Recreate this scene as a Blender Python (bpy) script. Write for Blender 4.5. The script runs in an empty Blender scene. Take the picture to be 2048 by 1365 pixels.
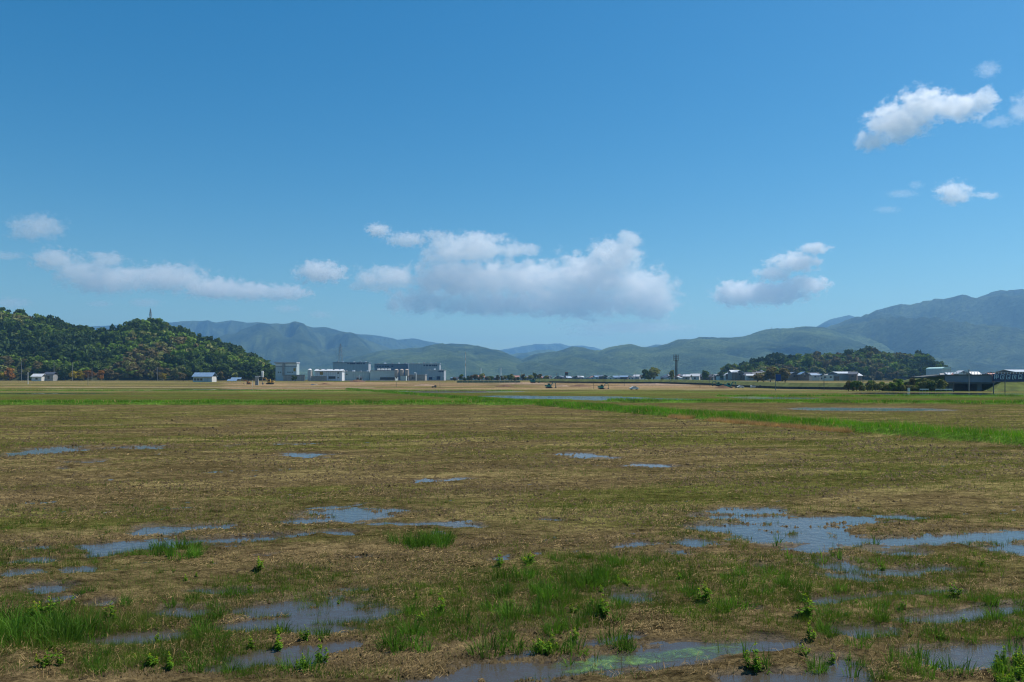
import bpy, math, random
import numpy as np
from mathutils import Vector, Matrix

sc = bpy.context.scene
col = sc.collection
R = math.radians
random.seed(7)
rng = np.random.default_rng(7)

# ------------------------------------------------------------------ camera, world, sun, exposure
F, H, YH = 1536.0, 3.2, 762.0          # focal length in photo pixels, eye height, horizon row
cam = bpy.data.cameras.new('camera')
cam_o = bpy.data.objects.new('camera', cam); col.objects.link(cam_o)
cam_o.location = (0, 0, H); cam_o.rotation_euler = (math.pi / 2, 0, 0)
cam.sensor_width = 36; cam.lens = 27; cam.shift_y = (YH - 682.5) / 2048
cam.clip_start = 0.1; cam.clip_end = 80000
sc.camera = cam_o

AZ, EL = R(70), R(61)
world = bpy.data.worlds.new('World'); sc.world = world; world.use_nodes = True
wn, wl = world.node_tree.nodes, world.node_tree.links
sky = wn.new('ShaderNodeTexSky'); sky.sky_type = 'NISHITA'; sky.sun_disc = False
sky.sun_elevation = EL; sky.sun_rotation = AZ
sky.altitude = 0; sky.air_density = 1.0; sky.dust_density = 0.5; sky.ozone_density = 2.5
tint = wn.new('ShaderNodeMix'); tint.data_type = 'RGBA'; tint.blend_type = 'MULTIPLY'
tint.inputs[0].default_value = 1.0; tint.inputs[7].default_value = (1.0, 1.13, 0.98, 1)
hs = wn.new('ShaderNodeHueSaturation'); hs.inputs['Saturation'].default_value = 1.48
wl.new(sky.outputs[0], hs.inputs['Color']); wl.new(hs.outputs[0], tint.inputs[6])
wl.new(tint.outputs[2], wn['Background'].inputs[0])
wn['Background'].inputs[1].default_value = 0.088

sun = bpy.data.lights.new('sun', 'SUN'); sun.energy = 5.0; sun.angle = R(0.5); sun.color = (1.0, 0.94, 0.86)
sun_o = bpy.data.objects.new('sun', sun); col.objects.link(sun_o)
sun_dir = Vector((math.sin(AZ) * math.cos(EL), math.cos(AZ) * math.cos(EL), math.sin(EL)))
sun_o.rotation_euler = sun_dir.to_track_quat('Z', 'Y').to_euler()

vs = sc.view_settings
vs.view_transform = 'Standard'; vs.look = 'None'; vs.gamma = 1; vs.use_curve_mapping = False
vs.exposure = 0.30
cy = sc.cycles
cy.use_denoising = True; cy.denoiser = 'OPENIMAGEDENOISE'; cy.denoising_prefilter = 'ACCURATE'
cy.max_bounces = 32; cy.diffuse_bounces = 2; cy.glossy_bounces = 2; cy.transmission_bounces = 2
cy.volume_bounces = 24; cy.transparent_max_bounces = 8
cy.volume_step_rate = 0.4; cy.volume_max_steps = 400
cy.filter_width = 1.15
cy.caustics_reflective = False; cy.caustics_refractive = False

# ------------------------------------------------------------------ geometry helpers
def tag(o, label=None, cat=None, group=None, kind=None):
    if label: o['label'] = label
    if cat: o['category'] = cat
    if group: o['group'] = group
    if kind: o['kind'] = kind
    return o

def link(o, parent=None):
    col.objects.link(o)
    if parent is not None: o.parent = parent
    return o

def empty(name, loc, rz=0):
    o = bpy.data.objects.new(name, None); o.location = loc; o.rotation_euler = (0, 0, rz)
    o.empty_display_size = 0.5
    return link(o)

def npmesh(name, verts, faces, mats=(), mat_idx=None, smooth=False, cols=None):
    """verts (n,3); faces: array (m,3) or (m,4)"""
    verts = np.asarray(verts, np.float32); faces = np.asarray(faces, np.int32)
    me = bpy.data.meshes.new(name)
    k = faces.shape[1]; m = len(faces)
    me.vertices.add(len(verts)); me.vertices.foreach_set('co', verts.ravel())
    me.loops.add(m * k); me.loops.foreach_set('vertex_index', faces.ravel())
    me.polygons.add(m)
    me.polygons.foreach_set('loop_start', np.arange(0, m * k, k, dtype=np.int32))
    me.polygons.foreach_set('loop_total', np.full(m, k, np.int32))
    if mat_idx is not None: me.polygons.foreach_set('material_index', np.asarray(mat_idx, np.int32))
    if smooth: me.polygons.foreach_set('use_smooth', np.ones(m, bool))
    if cols is not None:
        a = me.color_attributes.new('Col', 'FLOAT_COLOR', 'POINT')
        a.data.foreach_set('color', np.asarray(cols, np.float32).ravel())
    for mt in mats: me.materials.append(mt)
    me.update(calc_edges=True)
    return me

class MB:
    """collects simple shapes into one mesh"""
    def __init__(self): self.v = []; self.f = []
    def _add(self, v, f):
        o = len(self.v); self.v += [tuple(p) for p in v]; self.f += [tuple(i + o for i in q) for q in f]
        return self
    def box(self, x0, x1, y0, y1, z0, z1):
        v = [(x, y, z) for x in (x0, x1) for y in (y0, y1) for z in (z0, z1)]
        return self._add(v, [(0, 1, 3, 2), (4, 6, 7, 5), (0, 4, 5, 1), (2, 3, 7, 6), (0, 2, 6, 4), (1, 5, 7, 3)])
    def bar(self, a, b, r0, r1=None, n=6):
        r1 = r0 if r1 is None else r1
        a, b = Vector(a), Vector(b); d = (b - a).normalized()
        u = d.orthogonal().normalized(); w = d.cross(u)
        v = []
        for p, r in ((a, r0), (b, r1)):
            for i in range(n):
                t = 2 * math.pi * i / n
                v.append(p + (u * math.cos(t) + w * math.sin(t)) * r)
        f = [(i, (i + 1) % n, n + (i + 1) % n, n + i) for i in range(n)]
        f += [tuple(range(n))[::-1], tuple(range(n, 2 * n))]
        return self._add(v, f)
    def prism(self, prof, y0, y1):          # profile in x,z extruded along y
        n = len(prof)
        v = [(x, y0, z) for x, z in prof] + [(x, y1, z) for x, z in prof]
        f = [(i, (i + 1) % n, n + (i + 1) % n, n + i) for i in range(n)]
        f += [tuple(range(n))[::-1], tuple(range(n, 2 * n))]
        return self._add(v, f)
    def prismx(self, prof, x0, x1):         # profile in y,z extruded along x
        n = len(prof)
        v = [(x0, y, z) for y, z in prof] + [(x1, y, z) for y, z in prof]
        f = [(i, n + i, n + (i + 1) % n, (i + 1) % n) for i in range(n)]
        f += [tuple(range(n)), tuple(range(n, 2 * n))[::-1]]
        return self._add(v, f)
    def build(self, name, mat, parent=None, loc=None):
        me = bpy.data.meshes.new(name); me.from_pydata(self.v, [], self.f); me.materials.append(mat); me.update()
        o = bpy.data.objects.new(name, me)
        if loc is not None: o.location = loc
        return link(o, parent)

# ground rises gently towards the hills
def g(Y):
    Y = np.asarray(Y, float)
    t = np.clip((Y - 300) / 300, 0, 1)
    return 3.2 * t + np.where(Y > 600, (Y - 600) * 0.002, 0)
def gf(Y): return float(g(Y))
_Yt = np.linspace(4, 600, 30000); _yt = YH + (H - g(_Yt)) * F / _Yt
def YofRow(py): return float(np.interp(-py, -_yt, _Yt))     # rows grow towards the camera
def PX(px, Y): return (px - 1024) / F * Y
def PZ(py, Y): return H - (py - YH) / F * Y

# value noise on numpy arrays
def _hash(ix, iy, s):
    h = (ix.astype(np.int64) * 374761393 + iy.astype(np.int64) * 668265263 + s * 1442695041) & 0xFFFFFFFF
    h = ((h ^ (h >> 13)) * 1274126177) & 0xFFFFFFFF
    return ((h ^ (h >> 16)) & 0xFFFFFF) / float(0xFFFFFF)
def vnoise(x, y, s=0):
    ix, iy = np.floor(x), np.floor(y); fx, fy = x - ix, y - iy
    fx = fx * fx * (3 - 2 * fx); fy = fy * fy * (3 - 2 * fy)
    a, b = _hash(ix, iy, s), _hash(ix + 1, iy, s); c, d = _hash(ix, iy + 1, s), _hash(ix + 1, iy + 1, s)
    return (a * (1 - fx) + b * fx) * (1 - fy) + (c * (1 - fx) + d * fx) * fy
def fbm(x, y, s=0, o=4, gain=0.5):
    r = 0; a = 1; t = 0
    for i in range(o):
        r = r + a * vnoise(x, y, s + i * 17); t += a; a *= gain; x = x * 2.03 + 5.1; y = y * 2.03 + 1.7
    return r / t
def sstep(a, b, x):
    t = np.clip((x - a) / (b - a), 0, 1); return t * t * (3 - 2 * t)

# ------------------------------------------------------------------ materials
def mat(name, c, rough=0.8, spec=0.3, ns=0, amt=0.25, bump=0, metal=0, bscale=None):
    m = bpy.data.materials.new(name); m.use_nodes = True
    N, L = m.node_tree.nodes, m.node_tree.links; p = N['Principled BSDF']
    p.inputs['Base Color'].default_value = (*c, 1); p.inputs['Roughness'].default_value = rough
    p.inputs['Specular IOR Level'].default_value = spec; p.inputs['Metallic'].default_value = metal
    if ns:
        tc = N.new('ShaderNodeTexCoord'); nz = N.new('ShaderNodeTexNoise')
        nz.inputs['Scale'].default_value = ns; nz.inputs['Detail'].default_value = 5
        L.new(tc.outputs['Object'], nz.inputs['Vector'])
        r = N.new('ShaderNodeMapRange'); r.inputs['From Min'].default_value = 0.25; r.inputs['From Max'].default_value = 0.75
        r.inputs['To Min'].default_value = 1 - amt; r.inputs['To Max'].default_value = 1 + amt
        L.new(nz.outputs[0], r.inputs['Value'])
        mx = N.new('ShaderNodeVectorMath'); mx.operation = 'SCALE'; mx.inputs[0].default_value = c
        L.new(r.outputs[0], mx.inputs['Scale']); L.new(mx.outputs[0], p.inputs['Base Color'])
        if bump:
            b = N.new('ShaderNodeBump'); b.inputs['Strength'].default_value = bump; b.inputs['Distance'].default_value = bscale or 0.05
            L.new(nz.outputs[0], b.inputs['Height']); L.new(b.outputs[0], p.inputs['Normal'])
    return m

def leafmat(name, c, ns=0.6, amt=0.35, trans=0.35, rnd=0.25):
    """foliage: diffuse plus translucent, colour varied by noise and from object to object"""
    m = bpy.data.materials.new(name); m.use_nodes = True
    N, L = m.node_tree.nodes, m.node_tree.links; p = N['Principled BSDF']; out = N['Material Output']
    p.inputs['Roughness'].default_value = 0.75; p.inputs['Specular IOR Level'].default_value = 0.08
    geo = N.new('ShaderNodeNewGeometry'); nz = N.new('ShaderNodeTexNoise'); nz.inputs['Scale'].default_value = ns
    nz.inputs['Detail'].default_value = 3; L.new(geo.outputs['Position'], nz.inputs['Vector'])
    oi = N.new('ShaderNodeObjectInfo')
    r = N.new('ShaderNodeMapRange'); r.inputs['From Min'].default_value = 0.25; r.inputs['From Max'].default_value = 0.75
    r.inputs['To Min'].default_value = 1 - amt; r.inputs['To Max'].default_value = 1 + amt
    L.new(nz.outputs[0], r.inputs['Value'])
    r2 = N.new('ShaderNodeMapRange'); r2.inputs['To Min'].default_value = 1 - rnd; r2.inputs['To Max'].default_value = 1 + rnd
    L.new(oi.outputs['Random'], r2.inputs['Value'])
    r3 = N.new('ShaderNodeMapRange'); r3.inputs['To Min'].default_value = 0.75; r3.inputs['To Max'].default_value = 1.25
    L.new(geo.outputs['Random Per Island'], r3.inputs['Value'])
    a = N.new('ShaderNodeMath'); a.operation = 'MULTIPLY'; L.new(r.outputs[0], a.inputs[0]); L.new(r2.outputs[0], a.inputs[1])
    a2 = N.new('ShaderNodeMath'); a2.operation = 'MULTIPLY'; L.new(a.outputs[0], a2.inputs[0]); L.new(r3.outputs[0], a2.inputs[1])
    mx = N.new('ShaderNodeVectorMath'); mx.operation = 'SCALE'; mx.inputs[0].default_value = c; L.new(a2.outputs[0], mx.inputs['Scale'])
    L.new(mx.outputs[0], p.inputs['Base Color'])
    t = N.new('ShaderNodeBsdfTranslucent')
    tcol = N.new('ShaderNodeVectorMath'); tcol.operation = 'MULTIPLY'; tcol.inputs[1].default_value = (1.15, 1.25, 0.6)
    L.new(mx.outputs[0], tcol.inputs[0]); L.new(tcol.outputs[0], t.inputs['Color'])
    ms = N.new('ShaderNodeMixShader'); ms.inputs[0].default_value = trans
    L.new(p.outputs[0], ms.inputs[1]); L.new(t.outputs[0], ms.inputs[2]); L.new(ms.outputs[0], out.inputs['Surface'])
    return m

M = {
    'white': mat('white_paint', (0.72, 0.73, 0.72), 0.5, 0.4, 0.8, 0.08),
    'offwhite': mat('off_white_cladding', (0.68, 0.70, 0.72), 0.6, 0.3, 0.5, 0.1),
    'greyclad': mat('grey_cladding', (0.40, 0.43, 0.47), 0.6, 0.3, 0.3, 0.1),
    'bluegrey': mat('blue_grey_cladding', (0.17, 0.22, 0.30), 0.6, 0.3, 0.3, 0.1),
    'palegreen': mat('pale_green_cladding', (0.44, 0.53, 0.55), 0.6, 0.3, 0.4, 0.1),
    'concrete': mat('concrete', (0.30, 0.29, 0.27), 0.9, 0.2, 0.7, 0.25, 0.3),
    'darkconc': mat('weathered_concrete', (0.10, 0.105, 0.105), 0.9, 0.2, 0.6, 0.3, 0.3),
    'steel': mat('galvanised_steel', (0.28, 0.29, 0.30), 0.5, 0.4, 1.0, 0.15),
    'darksteel': mat('dark_steel', (0.05, 0.055, 0.06), 0.5, 0.4, 1.0, 0.2),
    'navy': mat('dark_blue_panel', (0.012, 0.03, 0.10), 0.5, 0.4, 0.5, 0.15),
    'glyph': mat('sign_lettering_white', (0.55, 0.68, 0.75), 0.6, 0.3, 1.0, 0.08),
    'letters': mat('sign_lettering_dark', (0.015, 0.03, 0.09), 0.6, 0.3, 1.0, 0.08),
    'ochre': mat('ochre_panel', (0.35, 0.22, 0.03), 0.7, 0.3, 1.0, 0.3),
    'tan': mat('tan_silo_paint', (0.40, 0.34, 0.30), 0.7, 0.3, 0.5, 0.2),
    'teal': mat('teal_machine_paint', (0.0, 0.17, 0.15), 0.45, 0.4, 1.5, 0.2),
    'yellow': mat('yellow_machine_paint', (0.45, 0.26, 0.03), 0.5, 0.4, 1.5, 0.25),
    'orange': mat('orange_machine_paint', (0.42, 0.15, 0.03), 0.5, 0.4, 1.5, 0.25),
    'rubber': mat('black_rubber', (0.02, 0.02, 0.02), 0.8, 0.2, 3, 0.2),
    'glass': mat('dark_window_glass', (0.02, 0.025, 0.03), 0.08, 0.5),
    'bluepaint': mat('blue_paint', (0.08, 0.14, 0.32), 0.5, 0.4, 1.2, 0.15),
    'red': mat('red_paint', (0.42, 0.07, 0.05), 0.6, 0.3, 1, 0.2),
    'pole': mat('grey_pole', (0.22, 0.22, 0.22), 0.8, 0.2, 1, 0.15),
    'bark': mat('bark', (0.07, 0.055, 0.04), 0.95, 0.1, 2, 0.3),
    'earth': mat('bare_earth', (0.24, 0.17, 0.115), 0.95, 0.1, 0.8, 0.3, 0.4, 0, 0.1),
    'rust': mat('reddish_spoil', (0.12, 0.072, 0.045), 0.95, 0.1, 0.8, 0.3, 0.4, 0, 0.1),
    'straw': leafmat('dry_straw', (0.21, 0.148, 0.066), 3, 0.6, 0.1),
    'wall_w': mat('house_wall_white', (0.60, 0.58, 0.54), 0.8, 0.2, 0.7, 0.1),
    'wall_b': mat('house_wall_brown', (0.16, 0.11, 0.08), 0.8, 0.2, 0.7, 0.2),
    'wall_g': mat('house_wall_grey', (0.28, 0.28, 0.28), 0.8, 0.2, 0.7, 0.15),
    'roof_g': mat('roof_tile_grey', (0.13, 0.14, 0.16), 0.45, 0.5, 1.0, 0.2),
    'roof_d': mat('roof_tile_dark', (0.06, 0.065, 0.08), 0.45, 0.5, 1.0, 0.2),
    'roof_w': mat('roof_metal_pale', (0.48, 0.50, 0.52), 0.4, 0.5, 1.0, 0.1),
    'roof_r': mat('roof_tile_red', (0.32, 0.13, 0.09), 0.6, 0.4, 1.0, 0.2),
    'roof_b': mat('roof_metal_blue', (0.14, 0.22, 0.33), 0.45, 0.5, 1.0, 0.15),
}
TREE = [leafmat('foliage_dark_pine', (0.034, 0.058, 0.017), 0.15, 0.35, 0.2),
        leafmat('foliage_mid_green', (0.062, 0.098, 0.018), 0.15, 0.35, 0.3),
        leafmat('foliage_fresh_green', (0.115, 0.175, 0.024), 0.15, 0.3, 0.35),
        leafmat('foliage_pale_olive', (0.165, 0.172, 0.055), 0.15, 0.3, 0.3),
        leafmat('foliage_brown_olive', (0.125, 0.100, 0.042), 0.15, 0.3, 0.25)]
SHRUB_Y = leafmat('foliage_yellow', (0.30, 0.23, 0.015), 0.4, 0.35, 0.3)
SHRUB_O = leafmat('foliage_orange', (0.22, 0.10, 0.02), 0.4, 0.35, 0.3)
GRASS_D = leafmat('grass_blade_deep_green', (0.078, 0.160, 0.020), 1.5, 0.4, 0.4, 0.2)
GRASS_B = leafmat('grass_blade_bank_green', (0.105, 0.225, 0.018), 0.35, 0.45, 0.4)
GRASS_O = leafmat('grass_blade_olive', (0.105, 0.118, 0.028), 0.5, 0.4, 0.35)
GRASS_R = leafmat('grass_blade_dead_orange', (0.50, 0.30, 0.15), 0.8, 0.35, 0.25)
WEED = leafmat('weed_leaf', (0.115, 0.235, 0.020), 4, 0.3, 0.45, 0.2)
WEED_T = leafmat('weed_top_yellow_green', (0.26, 0.33, 0.015), 4, 0.3, 0.4, 0.2)

def ground_material():
    m = bpy.data.materials.new('field_soil'); m.use_nodes = True
    N, L = m.node_tree.nodes, m.node_tree.links; p = N['Principled BSDF']
    at = N.new('ShaderNodeAttribute'); at.attribute_name = 'Col'
    geo = N.new('ShaderNodeNewGeometry')
    def noise(scale, detail, sx=1, sy=1, rough=0.6):
        mp = N.new('ShaderNodeMapping'); mp.inputs['Scale'].default_value = (sx, sy, 1); mp.inputs['Rotation'].default_value = (0, 0, R(-14))
        L.new(geo.outputs['Position'], mp.inputs['Vector'])
        n = N.new('ShaderNodeTexNoise'); n.inputs['Scale'].default_value = scale; n.inputs['Detail'].default_value = detail
        n.inputs['Roughness'].default_value = rough
        L.new(mp.outputs[0], n.inputs['Vector']); return n
    def mapr(s, a, b, lo, hi):
        r = N.new('ShaderNodeMapRange'); r.inputs['From Min'].default_value = a; r.inputs['From Max'].default_value = b
        r.inputs['To Min'].default_value = lo; r.inputs['To Max'].default_value = hi; L.new(s, r.inputs['Value']); return r.outputs[0]
    def mul(a, b):
        x = N.new('ShaderNodeMath'); x.operation = 'MULTIPLY'; L.new(a, x.inputs[0]); L.new(b, x.inputs[1]); return x.outputs[0]
    n1 = noise(28, 6, 0.6, 1.0, 0.7); n2 = noise(5.5, 6, 0.45, 1.0, 0.65); n3 = noise(0.5, 5, 0.35, 1.0, 0.6)
    k = mul(mul(mapr(n1.outputs[0], .3, .7, .25, 1.75), mapr(n2.outputs[0], .3, .7, .25, 1.80)), mapr(n3.outputs[0], .3, .7, .6, 1.4))
    mx = N.new('ShaderNodeVectorMath'); mx.operation = 'SCALE'; L.new(at.outputs['Color'], mx.inputs[0]); L.new(k, mx.inputs['Scale'])
    # scattered straw flecks
    n4 = noise(60, 3, 0.25, 1.0, 0.6); fl = mapr(n4.outputs[0], .62, .70, 0, 0.55)
    mix = N.new('ShaderNodeMix'); mix.data_type = 'RGBA'; mix.blend_type = 'MIX'
    w = N.new('ShaderNodeMath'); w.operation = 'MULTIPLY'; L.new(fl, w.inputs[0]); L.new(at.outputs['Alpha'], w.inputs[1])
    L.new(w.outputs[0], mix.inputs[0]); L.new(mx.outputs[0], mix.inputs[6]); mix.inputs[7].default_value = (0.20, 0.14, 0.065, 1)
    L.new(mix.outputs[2], p.inputs['Base Color'])
    L.new(mapr(at.outputs['Alpha'], 0, 1, .55, .95), p.inputs['Roughness'])
    L.new(mapr(at.outputs['Alpha'], 0, 1, .4, 0.0), p.inputs['Specular IOR Level'])
    b = N.new('ShaderNodeBump'); b.inputs['Strength'].default_value = 0.9; b.inputs['Distance'].default_value = 0.05
    ad = N.new('ShaderNodeMath'); ad.operation = 'ADD'; L.new(n1.outputs[0], ad.inputs[0]); L.new(n2.outputs[0], ad.inputs[1])
    L.new(ad.outputs[0], b.inputs['Height']); L.new(b.outputs[0], p.inputs['Normal'])
    return m

def water_material():
    m = bpy.data.materials.new('puddle_water'); m.use_nodes = True
    N, L = m.node_tree.nodes, m.node_tree.links; p = N['Principled BSDF']
    p.inputs['Base Color'].default_value = (0.055, 0.046, 0.036, 1); p.inputs['Roughness'].default_value = 0.03
    p.inputs['IOR'].default_value = 1.33; p.inputs['Specular IOR Level'].default_value = 0.5
    geo = N.new('ShaderNodeNewGeometry')
    n = N.new('ShaderNodeTexNoise'); n.inputs['Scale'].default_value = 5; n.inputs['Detail'].default_value = 5
    L.new(geo.outputs['Position'], n.inputs['Vector'])
    b = N.new('ShaderNodeBump'); b.inputs['Strength'].default_value = 0.28; b.inputs['Distance'].default_value = 0.04
    L.new(n.outputs[0], b.inputs['Height']); L.new(b.outputs[0], p.inputs['Normal'])
    return m

def forest_material(name, c1, c2, scale):
    m = bpy.data.materials.new(name); m.use_nodes = True
    N, L = m.node_tree.nodes, m.node_tree.links; p = N['Principled BSDF']
    p.inputs['Roughness'].default_value = 0.95; p.inputs['Specular IOR Level'].default_value = 0.1
    geo = N.new('ShaderNodeNewGeometry')
    def noise(s, d, r=.6):
        n = N.new('ShaderNodeTexNoise'); n.inputs['Scale'].default_value = s; n.inputs['Detail'].default_value = d; n.inputs['Roughness'].default_value = r
        L.new(geo.outputs['Position'], n.inputs['Vector']); return n
    a, b = noise(scale * 0.12, 6, .7), noise(scale * 2.2, 5, .75)
    cr = N.new('ShaderNodeValToRGB'); cr.color_ramp.elements[0].position = .36; cr.color_ramp.elements[1].position = .64
    cr.color_ramp.elements[0].color = (*c1, 1); cr.color_ramp.elements[1].color = (*c2, 1)
    L.new(a.outputs[0], cr.inputs[0])
    r = N.new('ShaderNodeMapRange'); r.inputs['From Min'].default_value = .3; r.inputs['From Max'].default_value = .7
    r.inputs['To Min'].default_value = .35; r.inputs['To Max'].default_value = 1.65; L.new(b.outputs[0], r.inputs['Value'])
    mx = N.new('ShaderNodeVectorMath'); mx.operation = 'SCALE'; L.new(cr.outputs[0], mx.inputs[0]); L.new(r.outputs[0], mx.inputs['Scale'])
    L.new(mx.outputs[0], p.inputs['Base Color'])
    bu = N.new('ShaderNodeBump'); bu.inputs['Strength'].default_value = 1; bu.inputs['Distance'].default_value = 26
    L.new(b.outputs[0], bu.inputs['Height']); L.new(bu.outputs[0], p.inputs['Normal'])
    return m

# ------------------------------------------------------------------ ground: one sheet with puddle hollows and field banks
STRIPS = [  # centre lines of the puddles on the photograph: x1, y1, x2, y2, half height
 (160,1103,330,1082,11),(270,1063,460,1053,8),(330,1085,560,1073,9),(560,1072,700,1062,5),(600,1042,680,1040,9),(640,1030,760,1028,14),
 (700,1010,770,1008,2),(810,1053,960,1048,6),(760,1045,830,1053,4),(45,1100,90,1096,6),(30,1125,70,1122,6),(150,1115,182,1112,6),
 (0,1155,60,1145,6),(110,1148,210,1138,6),(40,1180,135,1175,10),(80,1202,130,1195,9),(180,1210,240,1203,8),(380,1180,520,1186,6),
 (0,912,160,897,5),(60,900,160,893,3),(260,897,325,893,4),(150,925,195,923,2.5),(120,938,145,936,2),(575,911,645,912,4.5),(570,890,603,888,2),
 (463,892,475,891,2),(800,965,930,959,3),(1147,908,1195,918,4),(1262,931,1318,932,4.5),(480,1143,510,1140,4),(520,1115,560,1113,4),(430,1095,470,1094,3),
 (560,1240,780,1222,30),(500,1225,700,1200,18),(430,1252,600,1248,14),(340,1215,430,1225,14),(190,1288,330,1272,15),(420,1338,640,1312,22),(640,1302,720,1285,10),
 (700,1118,740,1115,3),(690,1185,750,1180,6),
 (930,1347,1180,1332,24),(1180,1330,1400,1307,24),(1400,1302,1600,1284,15),(820,1375,1150,1370,20),(1000,1310,1060,1303,9),(1150,1292,1290,1274,7),
 (1190,1190,1300,1195,11),(1080,1040,1110,1040,4),(1230,1092,1300,1088,4),
 (1420,1025,1540,1021,6),(1410,1038,1580,1034,6),(1500,1046,1700,1041,8),(1390,1056,1560,1054,9),(1560,1059,1680,1062,8),(1480,1077,1720,1087,15),
 (1660,1045,1760,1042,6),(1770,1035,1830,1034,3),(1600,1096,1650,1100,9),(1700,1087,1850,1082,13),(1850,1081,2070,1067,10),(1980,1102,2080,1096,14),
 (1640,1128,1720,1132,17),(1770,1107,1850,1106,9),(1720,1147,1930,1141,6),(1640,1152,1720,1157,10),(1500,1135,1560,1134,5),(1350,1088,1400,1085,8),(1365,1108,1385,1108,6),
 (1630,1202,1740,1195,6),(1740,1194,1930,1181,7),(1830,1247,2070,1214,10),(1700,1264,1780,1258,10),(1480,1216,1530,1215,4),
 (1830,1312,2070,1295,15),(1880,1332,1960,1317,20),(1420,1366,1720,1345,16),(1620,1338,1720,1340,24),
 (865,783,945,784,1.6),(1000,793,1035,793,1),(1085,795,1200,796,2.4),(1200,797.5,1340,801,2.2),(1505,796,1595,796.5,1.5),(1610,819,1860,819.5,3),
 (1770,786.5,2040,790,2.2),(-40,788,200,787,1.0),(380,779.6,460,779.6,.9),(1120,1242,1190,1238,3),(980,1120,1010,1118,3)]
def strip_world():
    out = []
    for x1, y1, x2, y2, hw in STRIPS:
        ym = (y1 + y2) / 2
        h = 0.5 * (YofRow(ym - hw) - YofRow(ym + hw))
        Y1, Y2 = YofRow(y1), YofRow(y2)
        a = np.array([PX(x1, Y1), Y1]); b = np.array([PX(x2, Y2), Y2])
        L = np.linalg.norm(b - a); s = min(0.7 * h, 0.42 * L); d = (b - a) / max(L, 1e-6)
        out.append((a + d * s, b - d * s, max(h, 0.05)))
    return out
SW = strip_world()
def puddle(x, y):
    wx = x + 0.9 * (fbm(x * .9, y * 1.6, 3, 3) - .5) * np.clip(y / 12, .5, 4); wy = y + 0.55 * (fbm(x * 1.1, y * 1.9, 9, 3) - .5) * np.clip(y / 14, .4, 3)
    P = np.full(x.shape, -2.0)
    for a, b, h in SW:
        d = b - a; L2 = max(d @ d, 1e-6)
        t = np.clip(((wx - a[0]) * d[0] + (wy - a[1]) * d[1]) / L2, 0, 1)
        ds = np.hypot(wx - a[0] - t * d[0], wy - a[1] - t * d[1])
        P = np.maximum(P, 1 - ds / h)
    return P
# banks: polyline, half width, height
BANKS = [([(-160, 103), (-60, 102), (-20, 101), (4, 99), (26, 37), (40, -2)], 1.9, .38),
         ([(4, 99), (-14, 149), (-40, 222), (-60, 280)], 1.3, .25),
         ([(14, 113), (40, 108), (75, 102), (150, 100)], 1.3, .3),
         ([(-260, 236), (-100, 232), (-40, 222), (0, 226)], 2.2, .3),
         ([(40, 150), (90, 152), (190, 160)], 1.3, .2)]
def bank(x, y):
    best = np.zeros(x.shape); wob = (fbm(x * .3, y * .3, 41, 4) - .5) * 1.1
    for pts, hw, ht in BANKS:
        for (ax, ay), (bx, by) in zip(pts[:-1], pts[1:]):
            dx, dy = bx - ax, by - ay
            t = np.clip(((x - ax) * dx + (y - ay) * dy) / (dx * dx + dy * dy), 0, 1)
            d = np.hypot(x - ax - t * dx, y - ay - t * dy) + wob
            best = np.maximum(best, ht * (1 - sstep(hw * .35, hw, d)))
    return best
def ground_z(x, y, P=None):
    P = puddle(x, y) if P is None else P
    near = 1 - sstep(60, 140, y)
    ca, sa = math.cos(R(14)), math.sin(R(14)); u, v = x * ca + y * sa, -x * sa + y * ca
    P = P - near * 1.5 * np.maximum(fbm(u * .9, v * 2.8, 123, 3) - .47, 0)
    micro = (fbm(u * 1.6, v * 3.2, 5, 4, .55) - .5) * .060 * (.35 + .65 * near) + (fbm(u * 3.6, v * 7, 77, 3, .6) - .5) * .055 * near
    micro = micro + (fbm(u * .22, v * 2.1, 15, 2) - .5) * .050 * near
    z = .039 + micro * 1.25 - (.085 + .045 * (1 - near)) * sstep(-.75, .80, P)
    return z + bank(x, y) + g(y)

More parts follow.
